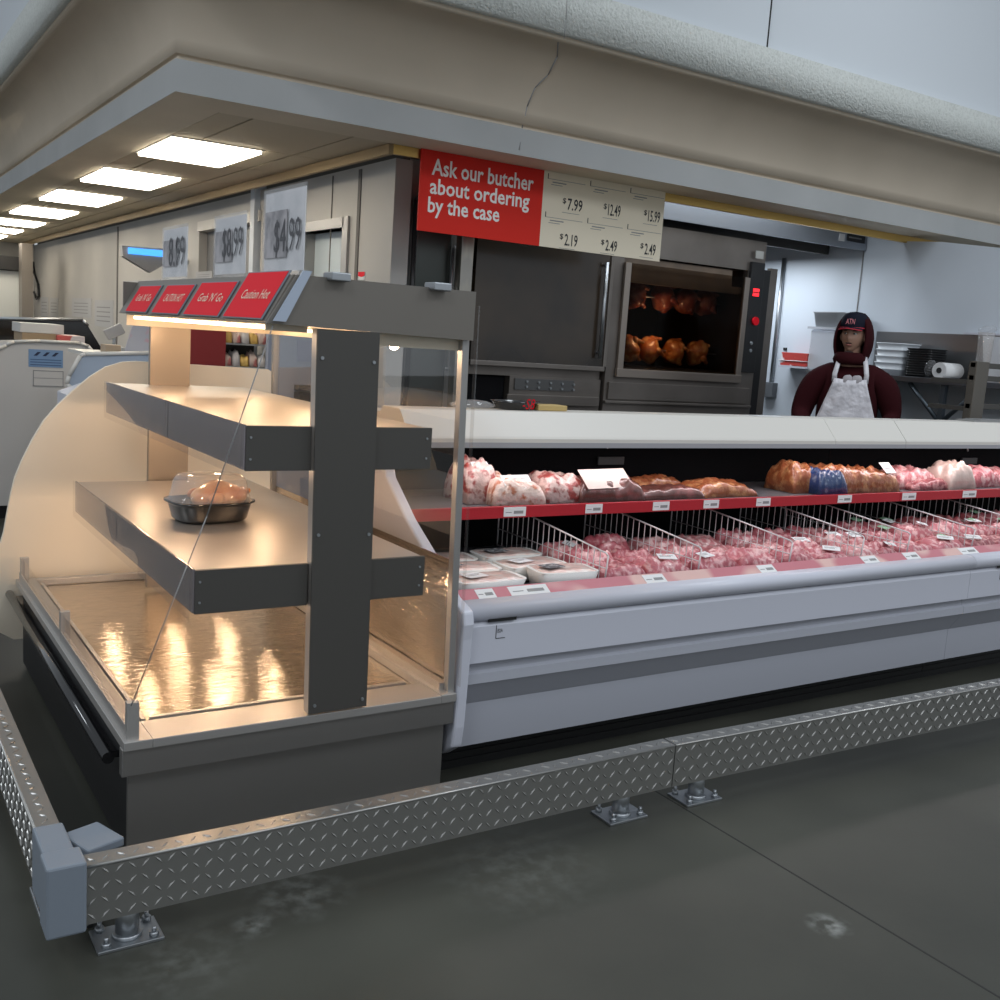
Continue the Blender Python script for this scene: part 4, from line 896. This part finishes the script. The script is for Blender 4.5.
tag(MB().use(paper).box(7.20, 7.5, p.y-.30, p.y-.07, TZ+.001, TZ+.006).build('paper_stack'), 'flat white papers beside the paper roll', 'papers')
tag(MB().use(mat('white board', (.62, .64, .68), .5)).prism([(4.48, TZ+.001), (4.74, TZ+.001), (4.80, 1.79), (4.48, 1.78)], 0, 7.50, 7.53).build('cutting_board'), 'white board leaning against the backsplash', 'board')
p = at(976, 350, X, 7.36)
t = thing('blender_jar', 'tall clear plastic jar before the white board', 'jar', (7.36, 4.72-.02, TZ))
mb = MB().use(g_dome); mb.lathe([(.05, TZ+.001), (.055, TZ+.30), (.06, TZ+.37)], 7.36, 4.68, 20); mb.build('body', parent=t)
mb = MB().use(g_film); mb.blob((7.36, 4.68, TZ+.395), .06, .06, .03, .3, 20, 4); mb.build('film', parent=t)
tag(MB().use(mat('printed carton', (.62, .42, .25), .5, var=(8, 1, (.6, .1, .06), .52, .55))).box(7.35, 7.45, 4.30, 4.52, TZ+.001, 1.72).build('food_carton'), 'orange and red printed carton at the right edge of the work table', 'box')
# ---- kitchen wall things on the left
def wallcard(px0, py0, px1, py1, lab, m=paper, name='notice'):
    a = at(px0, py0, X, LX-.004); b = at(px1, py1, X, LX-.004)
    mb = MB().use(m); mb.box(LX-.006, LX, b.y, a.y, min(a.z, b.z), max(a.z, b.z))
    mb.use(ink_lt); h = abs(a.z-b.z); w = a.y-b.y
    for k in range(4): mb.box(LX-.0075, LX-.006, b.y+w*.15, a.y-w*.12, min(a.z, b.z)+h*(.2+k*.17), min(a.z, b.z)+h*(.24+k*.17))
    return tag(mb.build(name), lab, 'notice')
pg = mat('dim paper', (.46, .46, .47), .6)
wallcard(41, 297, 48, 317, 'narrow paper notice on the far left wall, nearest the hanging cord', pg); wallcard(50, 298, 58, 317, 'narrow paper notice right of the first one on the far wall', pg)
wallcard(72, 298, 91, 318, 'wide paper notice with dark pictures on the far wall', pg); wallcard(95, 300, 113, 328, 'framed paper notice left of the wall joint strip', pg)
wallcard(123, 281, 160, 296, 'paper notice under the blue-lit shield', pg); wallcard(196, 272, 212, 283, 'paper notice between the first two price signs', pg)
p = at(386, 275, X, LX); mb = MB().use(red_gl); yy_ = at(362.5, 275, X, LX).y; y2 = at(368.5, 275, X, LX).y
a = at(358.5+.5, 272, X, LX); b = at(364.5+.5, 280, X, LX)
mb = MB().use(paper); mb.box(LX-.004, LX, b.y, a.y, b.z, a.z); mb.use(red_gl); mb.prism([(b.y, a.z), (a.y, a.z), (a.y, (a.z+b.z)/2), ((a.y+b.y)/2, b.z+.02), (b.y, (a.z+b.z)/2)], 0, LX-.006, LX-.004)
tag(mb.build('sticker'), 'small red and white sticker low on the wall left of the cooler', 'sticker')
# shield with blue strip
sh_ = thing('insect_trap', 'grey shield-shaped wall unit with a blue lit strip', 'wall light', (2.6, 10.6, 1.85))
SYY = 10.6
pp = [at(a_, b_, Y, SYY) for a_, b_ in ((122, 245.5), (166, 249), (166, 264), (150.5, 272.5), (123, 256))]
MB().use(mat('grey shield', (.34, .34, .35), .4)).prism([(p_.x, p_.z) for p_ in pp], 1, SYY, SYY+.10).build('housing', parent=sh_)
a = [at(a_, b_, Y, SYY) for a_, b_ in ((128, 247.6), (164, 250.6), (164, 257), (128, 253.8))]
MB().use(blue_light).prism([(p_.x, p_.z) for p_ in a], 1, SYY-.02, SYY).build('light_strip', parent=sh_)
MB().use(gal).box(pp[1].x-.1, LX, SYY+.03, SYY+.07, pp[1].z-.12, pp[1].z-.08).build('wall_arm', parent=sh_)
# cord
cpts = [at(a_, b_, X, LX-.03) for a_, b_ in ((33, 262), (34, 272), (38, 284), (39, 296), (36.5, 299), (34, 292))]
tag(MB().use(black).tube(cpts, .02, 6).build('hanging_cable'), 'dark cord hanging on the far left wall', 'cord')
# far column and header at the end
a = at(22, 300, Y, 17); b = at(33, 300, Y, 17)
MB().use(mat('column steel', (.28, .25, .22), .4, .6)).box(a.x, b.x, 17, 17.3, 0, 2.45).build('wall_column')['kind'] = 'structure'
a = at(-6, 255, Y, 17.5); b = at(21, 271, Y, 17.5)
tag(MB().use(black).box(a.x-.5, b.x, 17.4, 17.9, b.z, a.z).build('overhead_unit'), 'dark overhead unit at the far left end', 'overhead unit')
tag(MB().use(mat('far white fridge', (.60, .62, .60), .5)).box(a.x-.5, b.x, 17.5, 18.2, 0, b.z-.01).build('far_fridge'), 'white upright fridge below the dark overhead unit', 'fridge')
# ---- far service cases, left
fc = thing('service_case', 'white service case end panel with a blue sticker at the far left', 'display case', (1.2, 9.5, 0))
fy_ = 8.0
pl_ = [at(a_, b_, Y, fy_) for a_, b_ in ((-30, 366), (-8, 352), (6, 345), (14, 341.5), (40, 341), (80, 343), (88, 346), (93, 352), (112, 372), (150, 400))]
poly = [(p_.x, p_.z) for p_ in pl_]+[(pl_[-1].x, .1), (pl_[0].x-.1, .1), (pl_[0].x-.1, .9)]
epm = mat('grey white laminate', (.50, .48, .46), .5)
MB().use(epm).prism(poly, 1, fy_, fy_+.04).build('end_panel', parent=fc)
mb = MB().use(white_can)
for a_, b_ in zip(pl_[1:8], pl_[2:9]): mb.cyl(a_+Vector((0, -.005, 0)), b_+Vector((0, -.005, 0)), .012, 6)
mb.build('edge_trim', parent=fc)
MB().use(epm).prism([(x, z-.03) for x, z in poly[1:8]]+[(1.7, .2), (.7, .2)], 1, fy_+.04, 9.1).build('body', parent=fc)
MB().use(black).box(.75, 1.7, fy_+.05, 9.0, 0, .2).build('toe_kick', parent=fc)
a = at(28.5, 349, Y, fy_-.003); b = at(63, 368, Y, fy_-.003)
stk = MB().use(blue_lbl).box(a.x, b.x, fy_-.003, fy_-.001, b.z, a.z).build('blue_sticker', parent=fc)
w = b.x-a.x; h = a.z-b.z
for k in range(3):
    x = a.x+w*(.14+k*.26); MB().use(mat('navy', (.01, .015, .05), .5)).prism([(x, a.z-h*.36), (x+w*.1, a.z-h*.36), (x+w*.22, a.z-h*.14), (x+w*.12, a.z-h*.14)], 1, fy_-.0045, fy_-.003).build('slash_mark', parent=stk)
mb = MB().use(mat('dark blue print', (.05, .10, .2), .5))
for k in range(3): mb.box(a.x+w*.05, b.x-w*.05, fy_-.004, fy_-.003, b.z+h*(.1+k*.15), b.z+h*(.15+k*.15))
mb.build('print', parent=stk)
a = at(33, 370, Y, fy_-.003); b = at(63.5, 387, Y, fy_-.003)
mb = MB().use(epm).box(a.x, b.x, fy_-.0025, fy_-.001, b.z, a.z); mb.use(ink_lt); e = .006
mb.box(a.x, a.x+e, fy_-.004, fy_-.0025, b.z, a.z); mb.box(b.x-e, b.x, fy_-.004, fy_-.0025, b.z, a.z); mb.box(a.x, b.x, fy_-.004, fy_-.0025, a.z-e, a.z); mb.box(a.x, b.x, fy_-.004, fy_-.0025, b.z, b.z+e); mb.box(a.x, b.x, fy_-.004, fy_-.0025, (a.z+b.z)/2, (a.z+b.z)/2+e*.6)
mb.build('paper_form', parent=fc)
# boxes on it
zt = 1.262
def bx_(px0, px1, z0_, z1_, y, m, lab, nm='carton'):
    a = at(px0, 335, Y, y).x; b = at(px1, 335, Y, y).x
    return tag(MB().use(m).box(a, b, y, y+.4, z0_, z1_).build(nm, bevel=.004), lab, 'box')
bx_(22, 56, zt, zt+.065, 8.3, mat('brown carton', (.30, .21, .12), .6), 'brown carton lying on the far service case')
bx_(20, 64, zt+.066, zt+.135, 8.3, mat('white carton', (.55, .53, .50), .5), 'white carton on top of the brown carton')
bx_(57, 85, zt, zt+.06, 8.25, mat('red carton side', (.42, .07, .06), .5, var=(5, 1, (.5, .45, .45), .5, .52)), 'red and white flat carton right of the brown one')
# black framed case behind
p0_ = [at(a_, b_, Y, 9.2) for a_, b_ in ((-20, 318), (83, 320), (88, 326), (104, 352), (104, 372), (-20, 372))]
bc = thing('black_display_case', 'black glass-fronted display case behind the cartons', 'display case', (1.6, 10, 0))
MB().use(black_gloss).prism([(p_.x, p_.z) for p_ in p0_]+[], 1, 9.2, 9.24).build('end_panel', parent=bc)
mb = MB().use(gal)
for a_, b_ in ((p0_[0], p0_[1]), (p0_[1], p0_[2])): mb.cyl(a_, b_, .014, 8)
mb.build('top_edge', parent=bc); MB().use(black).box(1.2, 1.75, 9.24, 11.0, 0, 1.15).build('body', parent=bc)
# glass ended counter
gy = 6.5
pc = [at(a_, b_, Y, gy) for a_, b_ in ((150, 353), (85, 354), (80, 356), (69, 376), (67, 384), (72, 389), (84, 392))]
gc = thing('glass_counter', 'white counter with a slanted glass end behind the curved cream panel', 'counter', (1.3, 7.0, 0))
mb = MB().use(white_can)
for a_, b_ in zip(pc, pc[1:]): mb.cyl(a_, b_, .012, 8)
mb.build('glass_frame', parent=gc)
MB().use(mat('pale blue interior', (.36, .42, .50), .3)).prism([(p_.x, p_.z) for p_ in pc]+[(1.60, 1.02), (1.70, 1.15)], 1, gy+.005, gy+.03).build('end_glass', parent=gc)
MB().use(white_pl).box(1.38, 1.72, gy+.06, 7.3, 0, 1.17).build('body', parent=gc)
MB().use(white_can).box(pc[1].x+.06, 1.75, gy+.03, 7.35, pc[1].z-.02, pc[1].z+.0).build('top', parent=gc)
ztop = pc[1].z
# scale, brown box, papers
p = at(112, 340, Y, 7.0); ztc = ztop+.001
sc_ = thing('price_scale', 'silver scale with a tilted head on the far counter', 'scale', (p.x+.05, 7.1, ztc))
MB().use(gal).box(p.x-.02, p.x+.1, 7.05, 7.2, ztc, ztc+.03).build('base', parent=sc_); MB().use(gal).cyl((p.x+.04, 7.12, ztc+.03), (p.x+.04, 7.12, ztc+.10), .012, 8).build('stem', parent=sc_)
MB().use(steel).box(-.07, .05, -.02, .02, -.03, .04, Matrix.Translation((p.x+.05, 7.12, ztc+.13)) @ Matrix.Rotation(-.5, 4, 'Y')).build('head', parent=sc_, bevel=.005)
p = at(109, 349, Y, 6.75); tag(MB().use(mat('tan carton', (.33, .25, .17), .6)).box(p.x-.03, p.x+.06, 6.7, 6.85, ztc, ztc+.055).build('small_carton', bevel=.003), 'small tan carton below the silver scale', 'box')
p = at(136, 330, Y, 6.8)
tag(MB().use(mat('tall printed board', (.42, .42, .46), .4, var=(7, 2, (.55, .3, .33), .55, .6))).prism([(p.x-.06, ztc), (p.x+.10, ztc), (p.x+.12, ztc+.21), (p.x+.0, ztc+.21)], 1, 6.85, 6.87).build('menu_board'), 'tall printed card standing on the far counter left of the back post', 'card')
# ---- behind the case: red panel, packaged shelves, grey panel
by_ = 5.15
def blk(px0, px1, py0, py1, y, m, name, lab, cat, d_=.1, base=None):
    a = at(px0, py0, Y, y); b = at(px1, py1, Y, y)
    return tag(MB().use(m).box(a.x, b.x, y, y+d_, base if base is not None else b.z, a.z).build(name), lab, cat)
a = at(186, 320, Y, 8.1); b = at(225, 375, Y, 8.1)
tag(MB().use(mat('dark red panel', (.20, .02, .022), .4)).box(a.x, b.x, 8.1, 8.6, 0, 1.62).build('red_cabinet'), 'dark red cabinet seen beyond the back of the warming case', 'cabinet')
a = at(226.5, 320, Y, 8.1); b = at(268, 375, Y, 8.1); 
gr = thing('grocery_rack', 'rack of pale packages beyond the warming case, right of the red cabinet', 'rack', ((a.x+b.x)/2, 8.3, 0))
MB().use(black).box(a.x, b.x, 8.45, 8.5, 0, 1.62).build('back', parent=gr)
zu = at(247, 344, Y, 8.1).z; zl = at(247, 367, Y, 8.1).z
for z in (.3, .7, zl, zu): MB().use(gal).box(a.x, b.x, 8.1, 8.45, z-.012, z).build('shelf', parent=gr)
pm = [mat('pale pack', (.62, .48, .42), .4, var=(10, 2, (.45, .15, .14), .5, .6)), mat('yellow pack', (.65, .42, .12), .4), mat('white pack', (.6, .56, .54), .4)]
k = 0
for z, zn in ((zl, 'lower'), (zu, 'upper')):
    for j in range(5):
        w_ = (b.x-a.x)/5; x = a.x+w_*(j+.5); mb = MB().use(pm[(j*2+k) % 3]); lump(mb, x, 8.22, z+.0005, w_*.98, .16, .11+.03*((j*3+k) % 2), j*3+k, 0, nx=10, ny=8)
        tag(mb.build('bread_pack'), f'wrapped pack on the {zn} shelf of the far rack, {names[j]} from the left', 'pack', 'packs on the far rack')
    k += 1
a = at(269, 330, Y, 6.9); b = at(345, 405, Y, 6.9)
gp = thing('grey_partition', 'blue grey partition seen beyond the front of the upper shelf', 'partition', ((a.x+b.x)/2, 6.9, 0))
xl = min(LX-.02, b.x)
MB().use(mat('blue grey laminate', (.30, .32, .38), .4)).box(a.x, xl, 6.9, 6.95, 0, 1.66).build('panel', parent=gp)
a2 = at(298, 340, Y, 6.89); b2 = at(313, 362, Y, 6.89)
MB().use(mat('posted sheet', (.26, .27, .36), .5)).box(a2.x, b2.x, 6.888, 6.9, b2.z, a2.z).build('posted_sheet', parent=gp)
a2 = at(297, 385, Y, 6.85); b2 = at(313, 402, Y, 6.85)
MB().use(black).box(a2.x, b2.x, 6.80, 6.9, b2.z, a2.z-.05).build('socket_box', parent=gp); MB().use(black).box(a2.x, b2.x, 6.82, 6.9, a2.z-.035, a2.z).build('socket_box', parent=gp)
# ---- the worker
def skin_mesh(name, verts, edges, radii, m, root=0, sub=2, parent=None, loc=(0, 0, 0), rotz=0):
    me = bpy.data.meshes.new(name); me.from_pydata(verts, edges, []); me.update()
    o = bpy.data.objects.new(name, me); C.objects.link(o)
    o.modifiers.new('skin', 'SKIN'); me.skin_vertices.new() if not me.skin_vertices else None
    for i, r in enumerate(radii):
        s = me.skin_vertices[0].data[i]; s.radius = r if isinstance(r, tuple) else (r, r); s.use_root = (i == root)
    o.modifiers['skin'].use_smooth_shade = True
    sb = o.modifiers.new('sub', 'SUBSURF'); sb.levels = sub; sb.render_levels = sub
    # bake so every exported mesh is a real surface
    dg = bpy.context.evaluated_depsgraph_get(); dg.update(); ev = o.evaluated_get(dg); nm = bpy.data.meshes.new_from_object(ev)
    o.modifiers.clear(); o.data = nm
    nm.materials.clear(); nm.materials.append(m)
    for p_ in nm.polygons: p_.use_smooth = True
    if parent: o.parent = parent
    return o
wk = thing('person', 'person in a maroon hooded sweatshirt, navy cap and white apron behind the meat case', 'person', (6.47, 5.17, 0))
wk.rotation_euler = (0, 0, math.radians(-51.5))
# local frame: faces -Y, image right = +X
V = [(0, 0, .98), (0, 0, 1.14), (0, .0, 1.32), (0, .01, 1.45), (0, .01, 1.55), (-.01, -.005, 1.64), (-.012, -.012, 1.74),   # 0-6 spine, neck, head
     (.13, .01, 1.42), (.235, .01, 1.37), (.30, .0, 1.24), (.325, -.02, 1.12), (.27, -.16, 1.08), (.24, -.24, 1.07),          # 7-12 left arm (image right)
     (-.13, .01, 1.42), (-.235, .01, 1.37), (-.305, .0, 1.23), (-.33, -.02, 1.10), (-.29, -.17, 1.04), (-.26, -.25, 1.02),      # 13-18
     (.10, 0, .93), (.12, -.01, .52), (.12, .02, .10), (.13, -.10, .04), (-.10, 0, .93), (-.12, -.01, .52), (-.12, .02, .10), (-.13, -.10, .04)]
Ed = [(0, 1), (1, 2), (2, 3), (3, 4), (4, 5), (5, 6), (3, 7), (7, 8), (8, 9), (9, 10), (10, 11), (11, 12), (3, 13), (13, 14), (14, 15), (15, 16), (16, 17), (17, 18), (0, 19), (19, 20), (20, 21), (21, 22), (0, 23), (23, 24), (24, 25), (25, 26)]
Rd = [(.16, .11), (.16, .11), (.16, .11), (.10, .08), .055, (.070, .080), (.072, .088), .06, .06, .052, .046, .036, .028, .06, .06, .056, .046, .036, .028, .09, .065, .045, .038, .09, .065, .045, .038]
skin_mesh('body', V, Ed, Rd, skin, 0, 2, wk)
for sgn, hx_, hy_, hz_ in ((1, .235, -.26, 1.068), (-1, -.255, -.27, 1.018)):   # hands with fingers
    mbv = [(hx_, hy_, hz_), (hx_-sgn*.01, hy_-.045, hz_)]; ed = [(0, 1)]; rd = [(.034, .02), (.036, .018)]
    for k in range(4):
        ox = (k-1.5)*.020; L_ = (.055, .065, .06, .045)[k]; i0 = len(mbv)
        mbv += [(hx_+ox, hy_-.075, hz_), (hx_+ox*1.1, hy_-.075-L_*.5, hz_-.008), (hx_+ox*1.1, hy_-.075-L_*.85, hz_-.03)]; ed += [(1, i0), (i0, i0+1), (i0+1, i0+2)]; rd += [.010, .009, .007]
    i0 = len(mbv); mbv += [(hx_-sgn*.045, hy_-.03, hz_-.005), (hx_-sgn*.06, hy_-.065, hz_-.015)]; ed += [(0, i0), (i0, i0+1)]; rd += [.011, .009]
    skin_mesh('hand', mbv, ed, rd, skin, 0, 1, wk)
# hoodie: torso and sleeves
V2 = [(0, .0, .90), (0, 0, 1.05), (0, 0, 1.25), (0, .01, 1.40), (0, .01, 1.50), (.16, .01, 1.43), (.245, .01, 1.37), (.30, .0, 1.24), (.33, -.02, 1.12), (.29, -.14, 1.085), (.265, -.19, 1.075),
      (-.16, .01, 1.43), (-.245, .01, 1.37), (-.305, .0, 1.23), (-.335, -.02, 1.10), (-.305, -.15, 1.05), (-.285, -.20, 1.035)]
E2 = [(0, 1), (1, 2), (2, 3), (3, 4), (3, 5), (5, 6), (6, 7), (7, 8), (8, 9), (9, 10), (3, 11), (11, 12), (12, 13), (13, 14), (14, 15), (15, 16)]
R2 = [(.23, .16), (.24, .16), (.25, .16), (.19, .13), (.115, .11), .115, .115, .10, .070, .056, .046, .115, .115, .10, .082, .060, .048]
skin_mesh('sweatshirt', V2, E2, R2, hood_m, 0, 2, wk)
skin_mesh('trousers', [(0, 0, .92), (.10, 0, .88), (.12, -.01, .50), (.12, .02, .09), (-.10, 0, .88), (-.12, -.01, .50), (-.12, .02, .09)], [(0, 1), (1, 2), (2, 3), (0, 4), (4, 5), (5, 6)], [(.17, .13), .11, .085, .07, .11, .085, .07], pants_m, 0, 2, wk)
for s in (-1, 1):
    mb = MB().use(black); mb.blob((s*.13, -.06, .045), .05, .13, .045, 0, 1); o = mb.build('shoe'); o.parent = wk; o.location = Vector(o.location)
# head group: turned to the image left
HR = Matrix.Translation((-.012, -.012, 1.715)) @ Matrix.Scale(1.08, 4) @ Matrix.Rotation(math.radians(-16), 4, 'Z')
def hp(mb, name, par=None):
    for v in mb.b.verts: v.co = HR @ v.co
    bmesh.ops.recalc_face_normals(mb.b, faces=mb.b.faces)
    me = bpy.data.meshes.new(name); mb.b.to_mesh(me); mb.b.free()
    for m_ in mb.mats: me.materials.append(m_)
    o = bpy.data.objects.new(name, me); C.objects.link(o); o.parent = wk; return o
# face shell: profile sculpted
mb = MB().use(skin); nu, nv = 32, 24; rings = []
for j in range(1, nv):
    t_ = PI*j/nv; z = math.cos(t_)*.125; ring = []
    for i in range(nu):
        a_ = 2*PI*i/nu; cx_, sy_ = math.cos(a_), math.sin(a_); w = math.sin(t_)
        jaw = 1-.28*max(0, -z/.125)**1.5
        x = cx_*w*.080*jaw; y = sy_*w*.098
        if sy_ < 0:
            fx = abs(x); g = lambda cz, s_: math.exp(-((z-cz)/s_)**2)
            y -= .028*g(-.025, .020)*math.exp(-(fx/.013)**2) + .012*g(.0, .02)*math.exp(-(fx/.010)**2)     # nose
            y += .012*g(.012, .014)*math.exp(-((fx-.032)/.016)**2)     # eye sockets
            y -= .008*g(.035, .012)*math.exp(-(fx/.05)**2)     # brow
            y -= .009*g(-.062, .009)*math.exp(-(fx/.022)**2) ; y -= .012*g(-.098, .016)*math.exp(-(fx/.025)**2)
            y += .006*g(-.078, .007)*math.exp(-(fx/.02)**2)
        ring.append(mb.b.verts.new((x, y, z)))
    rings.append(ring)
for A_, B_ in zip(rings, rings[1:]):
    for i in range(nu): mb.face([A_[i], B_[i], B_[(i+1) % nu], A_[(i+1) % nu]], True)
mb.face(rings[0], True); mb.face(rings[-1][::-1], True); hp(mb, 'face')
for s in (-1, 1):
    mb = MB().use(mat('eye white', (.7, .68, .65), .3)); mb.blob((s*.031, -.079, .012), .013, .010, .0075, 0, 1, 0, 12, 8); mb.use(beard); mb.blob((s*.031-.003, -.088, .012), .006, .003, .006, 0, 1, 0, 10, 6); hp(mb, 'eye')
    mb = MB().use(beard); mb.blob((s*.032, -.093, .033), .020, .005, .0045, 0, 1, 0, 10, 6); hp(mb, 'eyebrow')
    mb = MB().use(skin); mb.blob((s*.080, .0, -.005), .010, .022, .032, .1, 30, 1, 12, 8); hp(mb, 'ear')
mb = MB().use(mat('lips', (.36, .13, .11), .45)); mb.blob((0, -.098, -.066), .022, .007, .006, 0, 1, 0, 12, 6); hp(mb, 'mouth')
mb = MB().use(beard); mb.blob((0, -.098, -.053), .024, .006, .004, .2, 60, 1, 12, 6); mb.blob((0, -.070, -.118), .034, .022, .012, .15, 50, 2, 14, 8); hp(mb, 'beard')
# cap
mb = MB().use(cap_m); mb.lathe([(.101, .045), (.104, .06), (.104, .085), (.096, .12), (.078, .145), (.045, .160), (.008, .165)], 0, -.0, 28, .92, 1.06); hp(mb, 'cap')
mb = MB(); v0 = []; 
for sgn_z, m_ in ((0, cap_m),):
    mb.use(cap_m); top = []; bot = []
    for i in range(13):
        a_ = PI*i/12; x = -.078*math.cos(a_); y0 = -.085-.078*math.sin(a_)**.8
        top.append(mb.b.verts.new((x, y0, .050-.016*math.sin(a_)*0-.010*abs(math.cos(a_))))); bot.append(mb.b.verts.new((x, y0, .042-.010*abs(math.cos(a_)))))
    mid_t = [mb.b.verts.new((-.078*math.cos(PI*i/12), -.095*math.sin(PI*i/12)*1.0+.0, .058)) for i in range(13)]; mid_b = [mb.b.verts.new((-.078*math.cos(PI*i/12), -.095*math.sin(PI*i/12), .050)) for i in range(13)]
    for i in range(12):
        mb.face([top[i], top[i+1], mid_t[i+1], mid_t[i]], True); mb.face([bot[i], mid_b[i], mid_b[i+1], bot[i+1]], True); mb.use(red_cl); mb.face([top[i], bot[i], bot[i+1], top[i+1]]); mb.use(cap_m)
hp(mb, 'cap_brim')
mb = MB().use(red_cl); mb.lathe([(.1055, .047), (.1055, .056)], 0, 0, 28, .92, 1.06); hp(mb, 'cap_band')
tm = text_mesh('ATN', (-.030, -.1155, .075), (1, 0, 0), (0, .25, 1), width=.060, height=.038, depth=.0); tm.use(mat('red white emblem', (.75, .25, .28), .5)); hp(tm, 'cap_emblem')
# hood round the head
mb = MB().use(hood_m); rings = []
for j in range(0, 13):
    t_ = j/12; z = -.165+t_*.315; ring = []
    rr_ = .112*math.sqrt(max(0.02, 1-((t_-.42)/.62)**2))+.010
    for i in range(25):
        a_ = math.radians(-34+ (180+68)*i/24)
        ring.append(mb.b.verts.new((math.cos(a_)*rr_*1.02, math.sin(a_)*rr_*1.18+.012, z)))
    rings.append(ring)
for A_, B_ in zip(rings, rings[1:]):
    for i in range(24): mb.face([A_[i], A_[i+1], B_[i+1], B_[i]], True)
o = hp(mb, 'hood'); so = o.modifiers.new('solid', 'SOLIDIFY'); so.thickness = .018; so.offset = 0
mb = MB().use(hood_m)
mb.lathe([(.075, -.20), (.105, -.195), (.118, -.165), (.105, -.125), (.085, -.115)], 0, -.012, 28, 1, 1.12)
hp(mb, 'hood_collar')
# apron
def local(mb, name):
    bmesh.ops.recalc_face_normals(mb.b, faces=mb.b.faces)
    me = bpy.data.meshes.new(name); mb.b.to_mesh(me); mb.b.free()
    for m_ in mb.mats: me.materials.append(m_)
    o = bpy.data.objects.new(name, me); C.objects.link(o); o.parent = wk; return o
mb = MB().use(apron_m); g = []
for j in range(19):
    z = 1.385-j*.035; w = .115+min(j, 9)*.0115; r = []
    for i in range(17):
        a_ = i/16*2-1; x = a_*w
        y = -.172-.006*math.sin(j*.9+i*.8)-.004*math.sin(i*2.1)+.55*abs(x)**2*1.6
        r.append(mb.b.verts.new((x, y, z+.012*abs(a_)*(j == 0))))
    g.append(r)
for A_, B_ in zip(g, g[1:]):
    for i in range(16): mb.face([A_[i], A_[i+1], B_[i+1], B_[i]], True)
o = local(mb, 'apron'); so = o.modifiers.new('solid', 'SOLIDIFY'); so.thickness = .004
for s in (-1, 1):
    mb = MB().use(apron_m); pts = [(s*.112, -.150, 1.37), (s*.112, -.160, 1.43), (s*.10, -.130, 1.50), (s*.085, -.075, 1.565)]
    pv = []
    for x, y, z in pts: pv.append([mb.b.verts.new((x-.017, y, z)), mb.b.verts.new((x+.017, y, z))])
    for A_, B_ in zip(pv, pv[1:]): mb.face([A_[0], A_[1], B_[1], B_[0]], True)
    o = local(mb, 'apron_strap'); so = o.modifiers.new('solid', 'SOLIDIFY'); so.thickness = .006
mb = MB().use(mat('pale chest print', (.45, .42, .44), .6)); 
for (x, w_) in ((-.02, .035), (.045, .04)): mb.blob((x, -.158, 1.395), w_, .012, .035, .1, 20, 2, 12, 8)
local(mb, 'sweatshirt_print')
# ================================================================ LIGHT
def area(name, loc, size, energy, col, rot=(0, 0, 0), sy=None):
    l = bpy.data.lights.new(name, 'AREA'); l.energy = energy; l.color = col; l.size = size
    if sy: l.shape = 'RECTANGLE'; l.size_y = sy
    o = bpy.data.objects.new(name, l); C.objects.link(o); o.location = loc; o.rotation_euler = rot; return o
w = bpy.data.worlds.new('world'); bpy.context.scene.world = w; w.use_nodes = True
w.node_tree.nodes['Background'].inputs[0].default_value = (.86, .93, 1.0, 1); w.node_tree.nodes['Background'].inputs[1].default_value = .57
# store high bay fixtures over the aisles; last one added to brighten right wall
for i, (x, y) in enumerate(((-2.5, -1.5), (2.5, -3.0), (6.5, -1.5), (-4, 4), (5.2, 2.4))):
    area('aisle_lamp', (x, y, 6.0), 1.0, 115 if x < 5 or y < 0 else 65, (.88, .94, 1.0), sy=2.0)
# kitchen ceiling fixtures
area('kitchen_lamp', (5.6, 5.88, 2.93), 2.4, 14, (.86, .93, 1.0), sy=.25)
area('hood_fill', (7.0, 7.0, 2.44), .5, 22, (.84, .92, 1.0), sy=1.0)  # unseen fill added under the hood to brighten the right wall
area('hood_fill', (4.6, 7.4, 2.44), .5, 3, (1, .9, .8), sy=.5)
area('kitchen_lamp', (3.6, 9.5, 2.9), .6, 14, (1, .95, .88), sy=1.2)
# heat lamps inside the case: under header and under the shelves
for y in (3.0, 3.55, 4.1):
    for x, z, e in ((1.12, 1.47, 1.1), (1.45, 1.47, 1.0)):
        l = bpy.data.lights.new('heat_lamp', 'POINT'); l.energy = e; l.color = (1, .68, .42); l.shadow_soft_size = .02
        o = bpy.data.objects.new('heat_lamp', l); C.objects.link(o); o.location = (x, y, z-.02)
    for zz, xs_ in ((1.085, (1.05, 1.35)), (.69, (.95, 1.20, 1.42))):
        for x in xs_:
            l = bpy.data.lights.new('heat_lamp', 'POINT'); l.energy = 1.2; l.color = (1, .68, .42); l.shadow_soft_size = .015
            o = bpy.data.objects.new('heat_lamp', l); C.objects.link(o); o.location = (x, y+.1, zz)
# unseen soft light added under the canopy for the meat
area('case_fill', (3.3, 3.28, 1.105), 3.0, 4, (1, .90, .92), sy=.05)
area('case_fill', (5.7, 3.28, 1.105), 2.2, 3, (1, .90, .92), sy=.05)
# glow in the rotisserie
l = bpy.data.lights.new('oven_lamp', 'POINT'); l.energy = 2.2; l.color = (1, .62, .35); l.shadow_soft_size = .04
o = bpy.data.objects.new('oven_lamp', l); C.objects.link(o); o.location = (5.5, OY+.12, 1.72)
sc = bpy.context.scene
sc.view_settings.view_transform = 'Standard'; sc.view_settings.look = 'None'; sc.view_settings.gamma = 1; sc.view_settings.exposure = 0
sc.view_settings.use_curve_mapping = False
sc.cycles.use_denoising = True
sc.cycles.max_bounces = 8; sc.cycles.transparent_max_bounces = 24
try: sc.cycles.sample_clamp_indirect = 6
except Exception: pass
